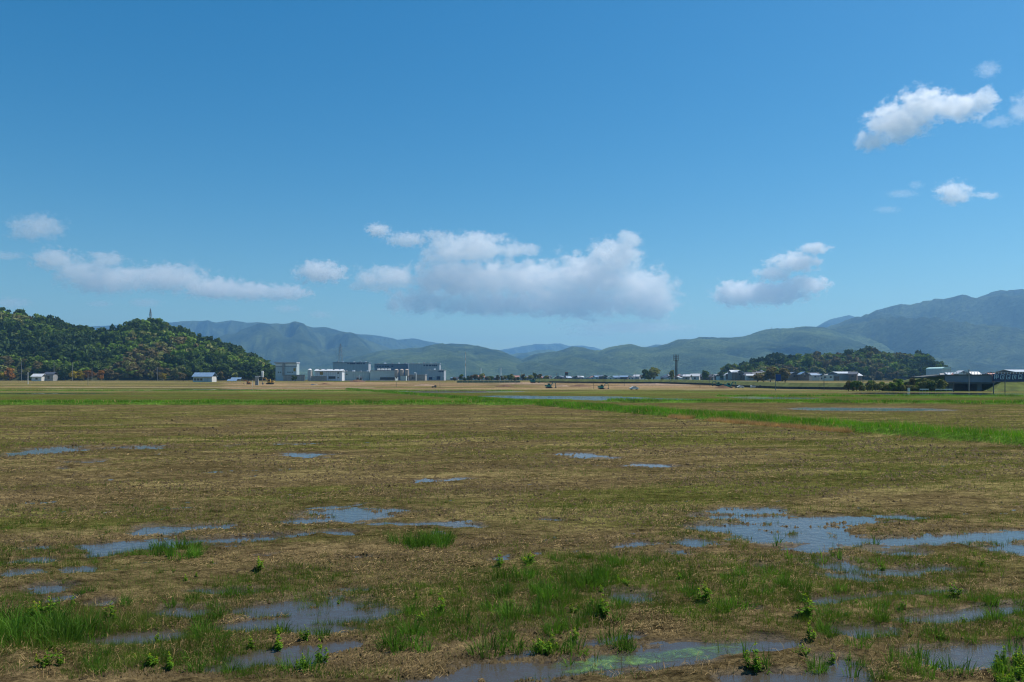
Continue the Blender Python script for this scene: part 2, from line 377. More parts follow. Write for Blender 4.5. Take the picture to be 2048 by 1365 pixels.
def build_ground():
    uc = np.linspace(-.76, .76, 540); uo = .76 + np.cumsum(np.geomspace(.006, .35, 22))
    u = np.concatenate([-uo[::-1], uc, uo])
    Y = np.concatenate([np.linspace(-25, 5.5, 12), np.geomspace(6, 120, 430), np.geomspace(122, 700, 130), np.geomspace(720, 16000, 34)])
    W = np.maximum(Y, 3) + 4
    X2 = u[None, :] * W[:, None]; Y2 = np.broadcast_to(Y[:, None], X2.shape).copy()
    x, y = X2.ravel(), Y2.ravel()
    P = puddle(x, y); z = ground_z(x, y, P); bk = bank(x, y)
    py = YH + (H - g(y)) * F / np.maximum(y, 3); px = 1024 + F * x / np.maximum(y, 3)
    ca, sa = math.cos(R(14)), math.sin(R(14)); uu, vv = x * ca + y * sa, -x * sa + y * ca
    soil = np.array([.092, .071, .032]); mud = np.array([.138, .100, .050]); olive = np.array([.070, .074, .017]); wet = np.array([.042, .029, .015])
    green = np.array([.060, .115, .016]); tan = np.array([.235, .165, .090]); brown = np.array([.090, .064, .032]); straw = np.array([.172, .138, .058])
    c = np.tile(soil, (len(x), 1)); alpha = np.ones(len(x))
    def put(w, colr):
        nonlocal c
        w = np.clip(w, 0, 1)[:, None]; c = c * (1 - w) + colr * w
    n_a = fbm(uu * .12, vv * .35, 21, 4); n_b = fbm(uu * .5, vv * 1.1, 31, 4); n_c = fbm(uu * .05, vv * .12, 55, 3)
    near = 1 - sstep(95, 100, y)
    put(sstep(.50, .62, n_b) * near * .7 * (1 - sstep(16, 30, y)), mud)
    # olive sward: stronger towards the right and far part of the near field
    ol = sstep(.42, .62, n_a * .6 + n_b * .25 + n_c * .15 + .10 * sstep(900, 1900, px) + .07 * sstep(20, 45, y) - .05)
    put(ol * near * sstep(10, 16, y) * .80, olive)
    put(sstep(.5, .62, fbm(uu * .035, vv * .3, 91, 3)) * near * sstep(45, 62, y) * .6 * (1 - sstep(1000, 1500, px)), brown)
    put(sstep(.54, .66, fbm(uu * .25, vv * .9, 92, 4)) * near * sstep(14, 20, y) * .55, straw)
    # middle fields
    mid = sstep(98, 101, y) * (1 - sstep(262, 275, y))
    put(mid, olive * .95)
    put(mid * sstep(.50, .64, fbm(x * .03, y * .12, 61, 3)) * .6, brown)
    put(mid * sstep(.55, .66, fbm(x * .04, y * .2, 62, 3)) * .7, green)
    put(sstep(205, 212, y) * (1 - sstep(222, 236, y)) * sstep(.42, .55, fbm(x * .02, y * .05, 63, 2)) * .6, straw)
    # far fields and construction earth
    far = sstep(262, 272, y)
    put(far, straw * .9 + olive * .15)
    bands = fbm(x * .006, y * .045, 66, 3)
    put(far * sstep(.50, .58, bands) * .9, olive)
    put(far * sstep(.56, .62, fbm(x * .006, y * .06, 67, 3)) * .9, brown)
    site = far * sstep(430, 470, px) * (1 - sstep(1440, 1500, px)) * sstep(285, 305, y) * (1 - sstep(500, 530, y))
    put(site * .95, tan)
    put(site * sstep(.5, .6, fbm(x * .02, y * .05, 68, 3)) * .7, brown)
    put(site * sstep(.58, .66, fbm(x * .02, y * .06, 69, 3)) * .7, olive)
    # thin boundary strips between the far plots
    for y0, th, xa, xb, cc, sd in [(128, .8, 1300, 2400, brown, 1), (140, 1.2, 1350, 2400, green, 2), (150, .8, -400, 1000, green, 3), (172, 1.5, -400, 900, brown, 4), (186, 2.5, 900, 2400, straw, 5), (198, 2.0, -400, 2400, green, 6), (215, 3, 1100, 2400, tan, 7),
            (245, 3, -400, 2400, green, 8), (256, 3, -400, 2400, tan, 9), (272, 3, -400, 2400, brown, 10), (285, 4, -400, 1000, green, 11), (300, 4, 1000, 2400, green, 12), (318, 4, -400, 1500, brown, 13), (345, 5, -400, 480, tan, 14), (380, 7, -400, 480, olive, 15), (420, 8, -400, 470, brown, 16)]:
        yy = y + 6 * (fbm(x * .012, x * 0 + sd, sd, 2) - .5) * (y0 / 150)
        put((1 - sstep(th * .5, th, np.abs(yy - y0))) * sstep(xa - 40, xa, px) * (1 - sstep(xb, xb + 40, px)) * sstep(.35, .5, fbm(x * .05, y * .02 + sd, 200 + sd, 3)) * .85, cc)
    put(sstep(640, 720, y), np.array([.05, .06, .025]))
    # pale farm tracks
    for (ax, ay, bx, by, wd) in [(-175, 240, -62, 262, 1.4), (-200, 330, -60, 330, 3), (60, 262, 190, 250, 3), (-172, 282, -75, 292, 2.2), (-75, 292, 80, 284, 2.5)]:
        dx, dy = bx - ax, by - ay; t = np.clip(((x - ax) * dx + (y - ay) * dy) / (dx * dx + dy * dy), 0, 1)
        put((1 - sstep(wd * .6, wd, np.hypot(x - ax - t * dx, y - ay - t * dy))) * .85, np.array([.32, .27, .19]))
    put(sstep(.04, .12, bk), green)
    # dampness along the water line
    dm = sstep(-1.6, -.2, P) * (1 - sstep(.10, .2, bk)) * near
    put(dm * .75 * sstep(.2, .55, n_b + .2 * sstep(-.4, .2, P)), wet * .5 + mud * .38)
    put(sstep(.15, .4, P), wet); alpha = 1 - .8 * sstep(-.35, .1, P)
    n = len(u); i = np.arange(len(Y) - 1)[:, None] * n + np.arange(n - 1)[None, :]
    f = np.stack([i, i + 1, i + n + 1, i + n], -1).reshape(-1, 4)
    me = npmesh('ground', np.stack([x, y, z], 1), f, [ground_material()], smooth=True, cols=np.concatenate([c, alpha[:, None]], 1))
    o = bpy.data.objects.new('ground', me); link(o); tag(o, kind='structure')
build_ground()
wm = water_material()
o = MB().box(-400, 400, -10, 290, -.6, 0).build('water', wm); tag(o, kind='structure')

# ------------------------------------------------------------------ hills and mountains
def ridge_fn(pts, D):
    px = np.array([p[0] for p in pts], float); py = np.array([p[1] for p in pts], float)
    xs = (px - 1024) / F * D; zs = H + (YH - py) / F * D
    return lambda x: np.interp(x, xs, zs), xs[0], xs[-1]

def mountain(name, pts, D, depth, m, seed, nx=320, nv=46, drop=0):
    if D < 10000: D, depth = D * 1.25, depth * 1.25
    fn, x0, x1 = ridge_fn(pts, D)
    x = np.linspace(x0, x1, nx); v = np.concatenate([np.linspace(-1, 0, nv), np.linspace(.08, 1, 8)])
    Ag, Vg = np.meshgrid(x, v); Yg = D + Vg * depth; Xg = Ag * Yg / D
    base = g(Yg) - 4
    Rz = fn(Ag) + (fbm(Ag * .012, Ag * 0 + seed, seed, 5, .55) - .5) * D * .0016
    a = np.abs(Vg)
    sp = fbm(Xg / (depth * .22) + Vg * 1.1, Vg * 1.4 + Xg / (depth * .9), seed + 3, 5, .5)
    rid = 1 - np.sqrt((2 * sp - 1) ** 2 + .012)
    prof = (1 - a) ** 1.15
    damp = np.minimum(a * 4, 1) * np.minimum((1 - a) * 3, 1)
    Z = base + np.maximum(Rz - base, 0) * np.clip(prof + damp * (rid - .64) * 1.05, 0, 1 - .30 * a) + damp * (fbm((Xg + .6 * Yg) / 170, (Yg - .6 * Xg) / 260, seed + 8, 3) - .5) * 22
    Z = np.where(a >= .999, base - 5, Z)
    n = nx; i = np.arange(len(v) - 1)[:, None] * n + np.arange(n - 1)[None, :]
    f = np.stack([i, i + 1, i + n + 1, i + n], -1).reshape(-1, 4)
    me = npmesh(name, np.stack([Xg.ravel(), Yg.ravel(), Z.ravel()], 1), f, [m], smooth=True)
    o = bpy.data.objects.new(name, me); link(o); tag(o, kind='structure'); return o
FOR_B = forest_material('forest_blue_green', (.010, .024, .010), (.078, .105, .034), .02)
FOR_G = forest_material('forest_spring_green', (.014, .034, .012), (.112, .155, .042), .03)
mountain('far_range', [(150,655),(250,650),(340,645),(368,643),(414,642),(431,646),(463,641),(493,646),(516,644),(560,652),(650,672),(720,700),(800,740)], 6400, 1700, FOR_B, 11)
mountain('dark_mountain', [(250,740),(330,712),(400,690),(445,674),(490,660),(528,648),(551,647),(575,649),(591,647),(611,651),(625,655),(653,655),(674,661),(699,667),(760,690),(820,712),(930,745)], 5200, 1900, FOR_B, 23)
mountain('far_ridge', [(600,690),(650,670),(698,667),(713,668),(748,671),(772,674),(795,680),(826,677),(850,682),(881,688),(930,705),(1010,735)], 6900, 1500, FOR_B, 35)
mountain('green_foothill', [(440,752),(560,738),(640,722),(700,712),(770,701),(842,697),(873,690),(901,687),(932,689),(951,693),(990,701),(1014,709),(1040,720),(1110,748)], 3800, 1500, FOR_G, 47)
mountain('distant_range', [(900,720),(940,708),(971,701),(998,701),(1030,695),(1069,689),(1104,688),(1120,687),(1139,692),(1166,691),(1186,695),(1209,701),(1280,715)], 10800, 1300, FOR_B, 59)
mountain('middle_hill', [(940,742),(1017,711),(1046,707),(1073,701),(1098,699),(1117,704),(1150,712),(1230,735)], 5600, 1500, FOR_G, 61)
mountain('long_ridge', [(980,752),(1039,723),(1070,711),(1105,706),(1125,703),(1146,697),(1166,699),(1199,705),(1218,699),(1239,694),(1262,692),(1282,695),(1306,696),(1334,692),(1351,685),(1370,681),(1398,677),(1439,679),(1484,678),(1543,663),(1602,658),(1621,659),(1700,668),(1800,690),(1900,715),(2050,745)], 3700, 1600, FOR_G, 73, 480)
mountain('right_mountain', [(1480,720),(1560,690),(1640,664),(1725,639),(1752,626),(1802,615),(1825,617),(1870,609),(1889,610),(1925,602),(1952,606),(2002,591),(2025,593),(2048,590),(2200,582),(2400,600),(2700,640)], 4500, 2300, FOR_B, 85, 420)
mountain('far_peak', [(1230,712),(1270,702),(1288,695),(1312,689),(1334,691),(1380,705),(1500,700),(1580,676),(1621,659),(1661,639),(1698,631),(1725,638),(1790,655),(1880,690)], 6200, 1400, FOR_B, 97)

HILL_L = [(-420,628),(-200,622),(0,630),(30,635),(60,640),(100,648),(150,660),(200,673),(235,671),(255,656),(272,651),(300,651),(330,657),(370,672),(430,696),(480,714),(520,731),(548,748),(560,756)]
HILL_R = [(1448,759),(1475,747),(1510,738),(1545,726),(1580,723),(1620,724),(1670,722),(1715,714),(1740,711),(1770,716),(1800,724),(1830,725),(1850,724),(1868,733),(1884,748),(1892,757)]
def hill(name, pts, D, depth, seed):
    fn, x0, x1 = ridge_fn(pts, D)
    def zf(x, y):
        v = (y - D) / depth; b = g(y)
        bump = (fbm(x / 30, y / 30, seed, 3) - .5) * 9 * np.minimum(np.abs(v) * 3, 1) * np.clip((1 - np.abs(v)) * 3, 0, 1)
        return b - .4 + np.maximum(fn(x * D / y) - b, 0) * np.clip(1 - np.abs(v), 0, 1) ** .85 + bump
    x = np.linspace(x0, x1, 160); y = np.linspace(D - depth, D + depth, 60)
    X, Yg = np.meshgrid(x, y); X = X * Yg / D; Z = zf(X, Yg)
    n = len(x); i = np.arange(len(y) - 1)[:, None] * n + np.arange(n - 1)[None, :]
    f = np.stack([i, i + 1, i + n + 1, i + n], -1).reshape(-1, 4)
    me = npmesh(name, np.stack([X.ravel(), Yg.ravel(), Z.ravel()], 1), f, [mat(name + '_floor', (.035, .038, .016), .95, .1, .1, .4)], smooth=True)
    o = bpy.data.objects.new(name, me); link(o); tag(o, kind='structure')
    return zf, x0, x1
ZL, xl0, xl1 = hill('wooded_hill', HILL_L, 790, 165, 3)
ZR, xr0, xr1 = hill('small_wooded_hill', HILL_R, 830, 110, 5)

# ------------------------------------------------------------------ trees
def crown_arrays(seed, n, leaf, tall=1.0):
    """unit crown: radius about 1, from z=0 to about 2*tall; loose leaf-clump quads on several lobes"""
    r = np.random.default_rng(seed)
    k = r.integers(7, 11); cen = []
    for i in range(k):
        t = r.uniform(0, 2 * np.pi); q = r.uniform(.15, .62); cen.append((q * np.cos(t), q * np.sin(t), tall * r.uniform(.45, 1.55)))
    cen.append((0, 0, 1.45 * tall)); cen.append((0, 0, .9 * tall)); cen = np.array(cen)
    rad = r.uniform(.34, .58, len(cen))
    which = r.integers(0, len(cen), n)
    d = r.normal(size=(n, 3)); d /= np.linalg.norm(d, axis=1)[:, None]; d[:, 2] = np.where(d[:, 2] < -.45, -d[:, 2], d[:, 2])
    p = cen[which] + d * (rad[which] * r.uniform(.72, 1.12, n))[:, None] * np.array([1, 1, .85])
    nr = d + r.normal(size=(n, 3)) * .45; nr /= np.linalg.norm(nr, axis=1)[:, None]
    up = r.normal(size=(n, 3)); a = np.cross(nr, up); a /= np.linalg.norm(a, axis=1)[:, None]; b = np.cross(nr, a)
    s = leaf * r.uniform(.55, 1.3, n)[:, None]
    s = s * (1 + .5 * (r.uniform(size=(n, 1)) > .8)); v = np.stack([p - a * s * .9, p - b * s * .6, p + a * s * 1.05, p + b * s * .7], 1).reshape(-1, 3)
    f = np.arange(4 * n).reshape(-1, 4)
    return v, f
CROWN = [crown_arrays(100 + i, 420, .20, (1.0, .9, 1.15)[i % 3]) for i in range(4)]
CROWN_LO = [crown_arrays(200 + i, 105, .36, (1.0, .9, 1.1)[i % 3]) for i in range(5)]
TRUNK = MB()
TRUNK.bar((0, 0, -.6), (0.02, 0, .5), .085, .06).bar((.02, 0, .5), (0, .03, 1.3), .06, .02)
for t in range(4):
    an = t * 1.7 + .4; TRUNK.bar((.01, 0, .35 + .12 * t), (.42 * math.cos(an), .42 * math.sin(an), .85 + .14 * t), .03, .012, 5)
trunk_me = bpy.data.meshes.new('trunk'); trunk_me.from_pydata(TRUNK.v, [], TRUNK.f); trunk_me.materials.append(M['bark'])
_cm = {}
def crown_mesh(shape, material):
    k = (shape, material.name)
    if k not in _cm: _cm[k] = npmesh('crown', CROWN[shape][0], CROWN[shape][1], [material])
    return _cm[k]
def tree(name, x, y, z, r, material, label, cat, group, shape=None, tall=1.0):
    e = empty(name, (x, y, z), random.uniform(0, 6.28)); tag(e, label, cat, group)
    e.scale = (r * random.uniform(.8, 1.3), r * random.uniform(.8, 1.2), r * tall * random.uniform(.8, 1.25))
    c = bpy.data.objects.new('crown', crown_mesh(random.randrange(4) if shape is None else shape, material)); c.location = (0, 0, .25); link(c, e)
    t = bpy.data.objects.new('trunk', trunk_me); link(t, e)
    return e
TNAME = ['dark evergreen', 'mid green leafy', 'fresh bright green', 'pale olive', 'brownish olive']
def wood(zf, x0, x1, D, depth, sp, n_ind, rr, where, group, probs, seed):
    r = np.random.default_rng(seed); pts = []
    gx = np.arange(x0, x1, sp); gy = np.arange(D - depth * .99, D + depth * .3, sp * .95)
    for yy in gy:
        for xx in gx:
            pts.append(((xx + r.uniform(-.5, .5) * sp) * yy / D, yy + r.uniform(-.5, .5) * sp))
    P = np.array(pts); z = zf(P[:, 0], P[:, 1]); hz = z - g(P[:, 1])
    keep = (hz > .3); P, z = P[keep], z[keep]
    px = 1024 + F * P[:, 0] / P[:, 1]
    vis = (px > -330) & (px < 2380); P, z, px = P[vis], z[vis], px[vis]
    kind_n = fbm(P[:, 0] / 45, P[:, 1] / 45, seed, 2); rel = np.clip((z - g(P[:, 1])) / 55, 0, 1)
    cum = np.cumsum(probs); kd = np.searchsorted(cum, np.clip(r.uniform(size=len(P)) * .55 + (kind_n - .5) * 1.5 + .27 - .22 * rel, 0, .999))
    rad = rr * (.55 + 1.15 * r.uniform(size=len(P)) ** 1.6) * np.where(kd == 0, .9, 1.0)
    inview = (px > 2) & (px < 2046) & (P[:, 1] < D + 5)
    order = np.argsort(P[:, 1] - rad * 8 + np.where(inview, 0, 1e5))
    ind = set(order[:n_ind].tolist())
    V, Fc, MI = [], [], []; off = 0
    for i in range(len(P)):
        tall = 1.15 if kd[i] == 0 else .95
        if i in ind:
            tree('tree', P[i, 0], P[i, 1], z[i], rad[i], TREE[kd[i]], f'{TNAME[kd[i]]} tree among the woods {where}', 'tree', f'{TNAME[kd[i]]} {group}', tall=tall)
        else:
            v, f = CROWN_LO[r.integers(0, 5)]; t = r.uniform(0, 6.28); ct, st = math.cos(t), math.sin(t)
            w = np.stack([v[:, 0] * ct - v[:, 1] * st, v[:, 0] * st + v[:, 1] * ct, v[:, 2] * tall + .25], 1) * rad[i] * np.array([r.uniform(.8, 1.35), r.uniform(.8, 1.3), r.uniform(.75, 1.25)]) + (P[i, 0], P[i, 1], z[i])
            V.append(w); Fc.append(f + off); off += len(v); MI.append(np.full(len(f), kd[i]))
    me = npmesh('forest', np.concatenate(V), np.concatenate(Fc), TREE, np.concatenate(MI))
    o = bpy.data.objects.new('forest', me); link(o)
    tag(o, f'dense mixed woodland covering the hill {where}', 'forest', kind='stuff')
wood(ZL, xl0, xl1, 790, 165, 4.8, 200, 2.85, 'on the large hill at the left', 'trees on the left hill', [.27, .27, .20, .17, .09], 5)
wood(ZR, xr0, xr1, 830, 110, 5.4, 95, 3.1, 'behind the village at the right', 'trees on the right hill', [.27, .30, .22, .14, .07], 6)

def shrub_at(px, Y, r, material, label, cat='shrub', group=None, name='shrub', tall=1.0):
    return tree(name, PX(px, Y), Y, gf(Y) - .2 * r, r, material, label, cat, group, tall=tall)
for px, Y, r, mt, lb in [(4, 600, 3.6, SHRUB_Y, 'yellow flowering shrub at the left edge below the wooded hill'), (20, 605, 4.6, SHRUB_O, 'orange-brown shrub beside the yellow shrub at the left edge'),
        (147, 600, 4.2, SHRUB_Y, 'bright yellow shrub left of the ochre bushes at the hill foot'), (160, 603, 3.4, SHRUB_Y, 'smaller yellow shrub touching the bright yellow one'),
        (180, 602, 4.0, SHRUB_O, 'ochre bush, left one of the row at the hill foot'), (202, 604, 3.8, SHRUB_O, 'ochre bush, right one of the row at the hill foot'),
        (70, 598, 3.0, TREE[1], 'dark green bush in front of the white-roofed farmhouse'), (130, 598, 3.6, TREE[0], 'dark bush between farmhouse and bright yellow shrub'),
        (325, 600, 2.8, SHRUB_Y, 'small yellow-green bush at the foot of the hill slope'), (366, 560, 3.0, TREE[4], 'brownish bush left of the pale-roofed barn'),
        (440, 560, 2.6, TREE[4], 'brownish bush right of the pale-roofed barn'), (468, 560, 2.4, TREE[3], 'olive bush above the blue panels near the barn'), (497, 565, 2.6, TREE[1], 'green bush behind the grey sluice post'),
        (590, 540, 2.0, TREE[0], 'dark bush below the white factory block')]:
    shrub_at(px, Y, r, mt, lb)
shrub_at(1307, 640, 6.5, TREE[3], 'large rounded olive tree left of the antenna tower', 'tree', name='tree')
shrub_at(1290, 640, 4.5, TREE[1], 'lower green tree beside the rounded olive tree', 'tree', name='tree')
shrub_at(1343, 620, 3.4, TREE[3], 'olive tree just left of the antenna tower', 'tree', name='tree')
shrub_at(1412, 600, 3.6, TREE[1], 'dark tree among the roofs right of the antenna tower', 'tree', name='tree')
for i, px in enumerate([1515, 1528, 1541, 1556, 1570]):
    shrub_at(px, 470 + 6 * (i % 2), random.uniform(3.6, 4.8), TREE[3 if i % 2 else 4], 'olive tree in the clump behind the blue signboard', 'tree', 'trees behind the blue signboard', 'tree')
for i in range(40):
    px = 1700 + i * 4.7 + random.uniform(-3, 3); Y = random.uniform(226, 233)
    k = random.choice([2, 2, 3, 4, 4, 1, 3])
    shrub_at(px, Y, random.uniform(.75, 1.35) * (1.25 if px > 1790 else 1), TREE[k], f'{TNAME[k]} roadside bush left of the concrete overpass', 'bush', f'{TNAME[k]} bushes left of the overpass', 'bush', 1.1)
for i in range(26):
    px = 912 + i * 7.4 + random.uniform(-3, 3); k = random.choice([4, 1, 4, 3])
    shrub_at(px, 600 + random.uniform(-20, 20), random.uniform(1.6, 2.4), TREE[k], f'{TNAME[k]} bush in the hedge behind the construction site', 'bush', f'{TNAME[k]} hedge bushes behind the site', 'bush')

# ------------------------------------------------------------------ buildings of the factory
def at(px, Y, dz=0): return (PX(px, Y), Y, gf(Y) + dz)
def mpx(px, Y): return px / F * Y                      # photo pixels to metres at depth Y

def shed():
    Y = 520; w = mpx(41, Y); d = 8.0; hw = mpx(9.5, Y); hr = mpx(7.5, Y)
    e = empty('barn', at(405, Y)); tag(e, 'small white barn with a pale blue-grey roof below the wooded hill', 'barn')
    e.location.z = PZ(763, Y)
    MB().box(-w * .46, w * .46, 0, d, -1.5, hw).build('wall', M['wall_w'], e)
    MB().prismx([(-1.2, hw - .25), (d * .5, hw + hr), (d + 1.2, hw - .25), (d + 1.2, hw - .05), (d * .5, hw + hr + .22), (-1.2, hw - .05)], -w * .5, w * .5).build('roof', M['roof_b'], e)
    for a, b in ((-.42, -.30), (-.27, -.15), (-.12, .0)): MB().box(w * a, w * b, -.06, .1, .5, hw * .62).build('window', M['glass'], e)
    dr = MB().box(w * .08, w * .40, -.08, .1, .02, hw * .75).build('door', M['greyclad'], e)
    MB().box(w * .23, w * .25, -.14, -.08, .02, hw * .75).build('door_rail', M['steel'], dr)
shed()

def block(name, px0, px1, ytop, Y, depth, m, label, ybase=765):
    x0, x1 = PX(px0, Y), PX(px1, Y); zb = PZ(ybase, Y); h = PZ(ytop, Y) - zb
    e = empty(name, ((x0 + x1) / 2, Y, zb)); tag(e, label, 'building'); w = (x1 - x0) / 2
    MB().box(-w, w, 0, depth, -2, h).build('wall', m, e)
    return e, w, h
def lx(px, e, Y): return PX(px, Y) - e.location.x      # local x of a photo column
def lz(py, e, Y): return PZ(py, Y) - e.location.z
def face(e, Y, px0, px1, py0, py1, name, m, out=.12, parent=None):
    return MB().box(lx(px0, e, Y), lx(px1, e, Y), -out, .05, lz(py1, e, Y), lz(py0, e, Y)).build(name, m, parent or e)

# two-tier white block
Y = 600
e, w, h = block('factory_block', 551, 593, 727, Y, 8, M['palegreen'], 'white two-tier factory block with flat roof at the foot of the hill')
MB().box(-w - .8, w + .3, -1, 9, h, h + 1.0).build('roof', M['greyclad'], e)
face(e, Y, 551, 565, 728, 732, 'upper_band', M['white']); face(e, Y, 571, 594, 728, 732, 'upper_band', M['white'])
face(e, Y, 551, 594.5, 732.4, 733.6, 'dark_band', M['bluegrey'], .2)
face(e, Y, 565.5, 569, 727, 752, 'downpipe_shaft', M['concrete'], 1.2)
face(e, Y, 587, 591.5, 737, 743, 'panel', M['ochre'], .2)
for p in (556, 560, 575, 579, 583.5): face(e, Y, p, p + 2, 744, 746 , 'window', M['glass'])
tw = empty('concrete_wall', at(588, 590)); tag(tw, 'low grey concrete boundary wall in front of the two-tier factory block', 'wall')
for i in range(5): MB().box(-8.2 + i * 3.3, -5.0 + i * 3.3, 0, .3, -2, PZ(751, 590) - gf(590)).build('panel', M['concrete'], tw)
MB().box(-8.5, 8.5, -.1, .4, PZ(751, 590) - gf(590), PZ(750, 590) - gf(590)).build('coping', M['darkconc'], tw)
# long white shed
Y = 595
e, w, h = block('factory_shed', 630, 684, 742, Y, 9, M['offwhite'], 'long low white factory shed with pale sloping roof and ochre panel')
MB().prismx([(-1.0, h - .5), (-1.0, h - .1), (4.5, h + 1.3), (10, h - .1), (10, h - .5)], -w - .6, w + .4).build('roof', M['roof_w'], e)
face(e, Y, 630, 684, 742.2, 743.4, 'painted_eave_shadow', M['bluegrey'], .15)  # blue-grey strip, shade under the eave put in as colour
face(e, Y, 640, 646, 744, 750, 'panel', M['ochre'], .2)
for p in (630.5, 641, 646): face(e, Y, p, p + 2.4, 742.6, 744.4, 'lamp_hood', M['white'], .7)
face(e, Y, 675, 678, 745, 748, 'window', M['glass']); face(e, Y, 675, 678, 755, 757, 'window', M['glass']); face(e, Y, 657, 671, 753, 758, 'door', M['darkconc'])
t = empty('storage_tank', at(620, 600)); tag(t, 'squat cream storage tank left of the long white shed', 'tank')
MB().bar((0, 0, -1), (0, 0, PZ(740, 600) - gf(600)), 1.7, 1.7, 14).build('shell', M['wall_w'], t); MB().bar((0, 0, PZ(740, 600) - gf(600)), (0, 0, PZ(738, 600) - gf(600)), 1.8, .5, 14).build('lid', M['white'], t)
MB().bar((1.9, -.4, -1), (1.9, -.4, PZ(737, 600) - gf(600)), .12).build('pipe', M['darksteel'], t)
t = empty('low_wall', at(638, 588)); tag(t, 'short grey concrete wall in front of the long white shed', 'wall')
for i in range(4): MB().box(-6 + i * 3, -3.05 + i * 3, 0, .25, -2, PZ(752.5, 588) - gf(588)).build('panel', M['concrete'], t)
# big grey halls
def letters(e, Y, runs, y0, y1, m, out=.25):
    sg = empty('sign', (0, 0, 0)); col.objects.unlink(sg); bpy.data.objects.remove(sg)
    for a, b in runs: face(e, Y, a, b, y0, y1, 'sign_letter', m, out)
Y = 760
e, w, h = block('factory_hall', 666, 737, 726, Y, 12, M['greyclad'], 'big grey factory hall with dark lettering along its roof edge')
MB().box(-w - .5, w + .5, -.6, 12.6, h, h + .5).build('roof', M['bluegrey'], e)
letters(e, Y, [(695, 697.4), (700, 702.6), (703.2, 706), (706.8, 710.6), (713, 716.6), (717.2, 720), (721.4, 724), (726.5, 729.4)], 726.4, 729, M['letters'])
e, w, h = block('factory_hall', 749, 816, 728.5, Y - 10, 12, M['bluegrey'], 'dark blue-grey factory hall with lettering, middle of the three halls')
MB().box(-w - .5, w - .1, -.6, 12.6, h, h + .4).build('roof', M['greyclad'], e)
letters(e, Y - 10, [(753.4, 756), (758.8, 761.4), (764.6, 767.6), (770, 773), (774, 778), (783, 786.4)], 732, 734, M['letters'])
e, w, h = block('factory_hall', 817, 879, 728, Y - 20, 12, M['greyclad'], 'grey factory hall with dark lettering at the right end of the factory')
MB().box(-w + .1, w + .5, -.6, 12.6, h, h + .4).build('roof', M['roof_w'], e)
letters(e, Y - 20, [(847.2, 849.8), (852, 856), (857.8, 862.4), (864.2, 867), (867.8, 870.6), (871.4, 874)], 730, 732.8, M['letters'])
Y = 690
e, w, h = block('factory_annex', 850, 888, 741, Y, 20, M['greyclad'], 'lower grey annex with two dark shutter doors right of the silos')
MB().box(-w - .3, w + .3, -.4, 21, h, h + .35).build('roof', M['roof_w'], e)
letters(e, Y, [(877, 879.6), (880.2, 882.6), (883.2, 887)], 742.4, 744.8, M['letters'])
for a, b, y0 in ((858, 864.5, 754.5), (873.5, 880.5, 753)):
    s = face(e, Y, a, b, y0, 759.6, 'shutter_door', M['navy'], .2); face(e, Y, a, b, y0 - .6, y0 - .1, 'lintel', M['offwhite'], .3, s)
for p in (867, 885.4): face(e, Y, p, p + 1.9, 752.2, 753.8, 'lamp_hood', M['white'], .7)
Y = 660
e, w, h = block('factory_lean_to', 684, 739, 744, Y, 18, M['palegreen'], 'low pale green factory lean-to below the big grey hall')
MB().box(-w - .2, w + .2, -.4, 19, h, h + .3).build('roof', M['roof_w'], e)
for p in (687, 692): face(e, Y, p, p + 3, 748, 750, 'window', M['glass'])
for i in range(8): MB().box(-w + (i + 1) * w * 2 / 9 - .06, -w + (i + 1) * w * 2 / 9 + .06, -.12, .03, 0, h).build('rib', M['palegreen'], e)
e, w, h = block('factory_lean_to', 740, 790, 742, Y - 4, 18, M['palegreen'], 'low blue-green factory wing with white roof pipes left of the silos')
MB().box(-w - .2, w + .2, -.4, 19, h, h + .3).build('roof', M['greyclad'], e)
for i in range(4): MB().bar((lx(756 + i * 7, e, Y), 1.0, h + 1.0), (lx(761.5 + i * 7, e, Y), 1.0, h + 1.1), .7, .7, 8).build('roof_pipe', M['white'], e)
face(e, Y - 4, 760, 790, 755, 760, 'loading_bay', M['darksteel'], .3)
e, w, h = block('container_hut', 801, 812, 752, 640, 5, M['palegreen'], 'small teal-grey container hut at the foot of the silos', 762)
for i in range(9): MB().box(-w + (i + .5) * w * 2 / 9 - .09, -w + (i + .5) * w * 2 / 9 + .09, -.08, .02, 0, h - .2).build('rib', M['palegreen'], e)
MB().box(-w - .1, w + .1, -.15, 5.1, h, h + .15).build('roof', M['darksteel'], e)
e, w, h = block('low_store', 817, 850, 750, 655, 14, M['concrete'], 'low grey store building between silos and annex', 763)
MB().box(-w - .3, w + .3, -.4, 15, h, h + .3).build('roof', M['greyclad'], e)
for p in (823.5, 827): face(e, 655, p, p + 2, 754, 759, 'door', M['darksteel'])
for i, (p, lb) in enumerate(((793, 'left of the three tan silos in front of the factory'), (803.5, 'middle one of the three tan silos'), (814, 'right of the three tan silos, beside the grey hall'))):
    t = empty('silo', at(p, 650)); tag(t, 'tan cylindrical silo, ' + lb, 'silo', 'tan silos by the factory')
    zt = PZ(738.5, 650) - gf(650); r = 1.75
    MB().bar((0, 0, zt * .42), (0, 0, zt * .93), r, r, 14).build('shell', M['tan'], t)
    MB().bar((0, 0, zt * .93), (0, 0, zt), r * 1.02, r * .3, 14).build('roof', M['tan'], t)
    MB().bar((0, 0, zt * .42), (0, 0, zt * .18), r, .35, 14).build('hopper', M['steel'], t)
    for k in range(4):
        a = k * math.pi / 2 + .6; MB().bar((r * .9 * math.cos(a), r * .9 * math.sin(a), -1), (r * .9 * math.cos(a), r * .9 * math.sin(a), zt * .5), .14).build('leg', M['steel'], t)
t = empty('white_bracket_post', at(832, 630)); tag(t, 'white angled pipe post in front of the low store', 'post')
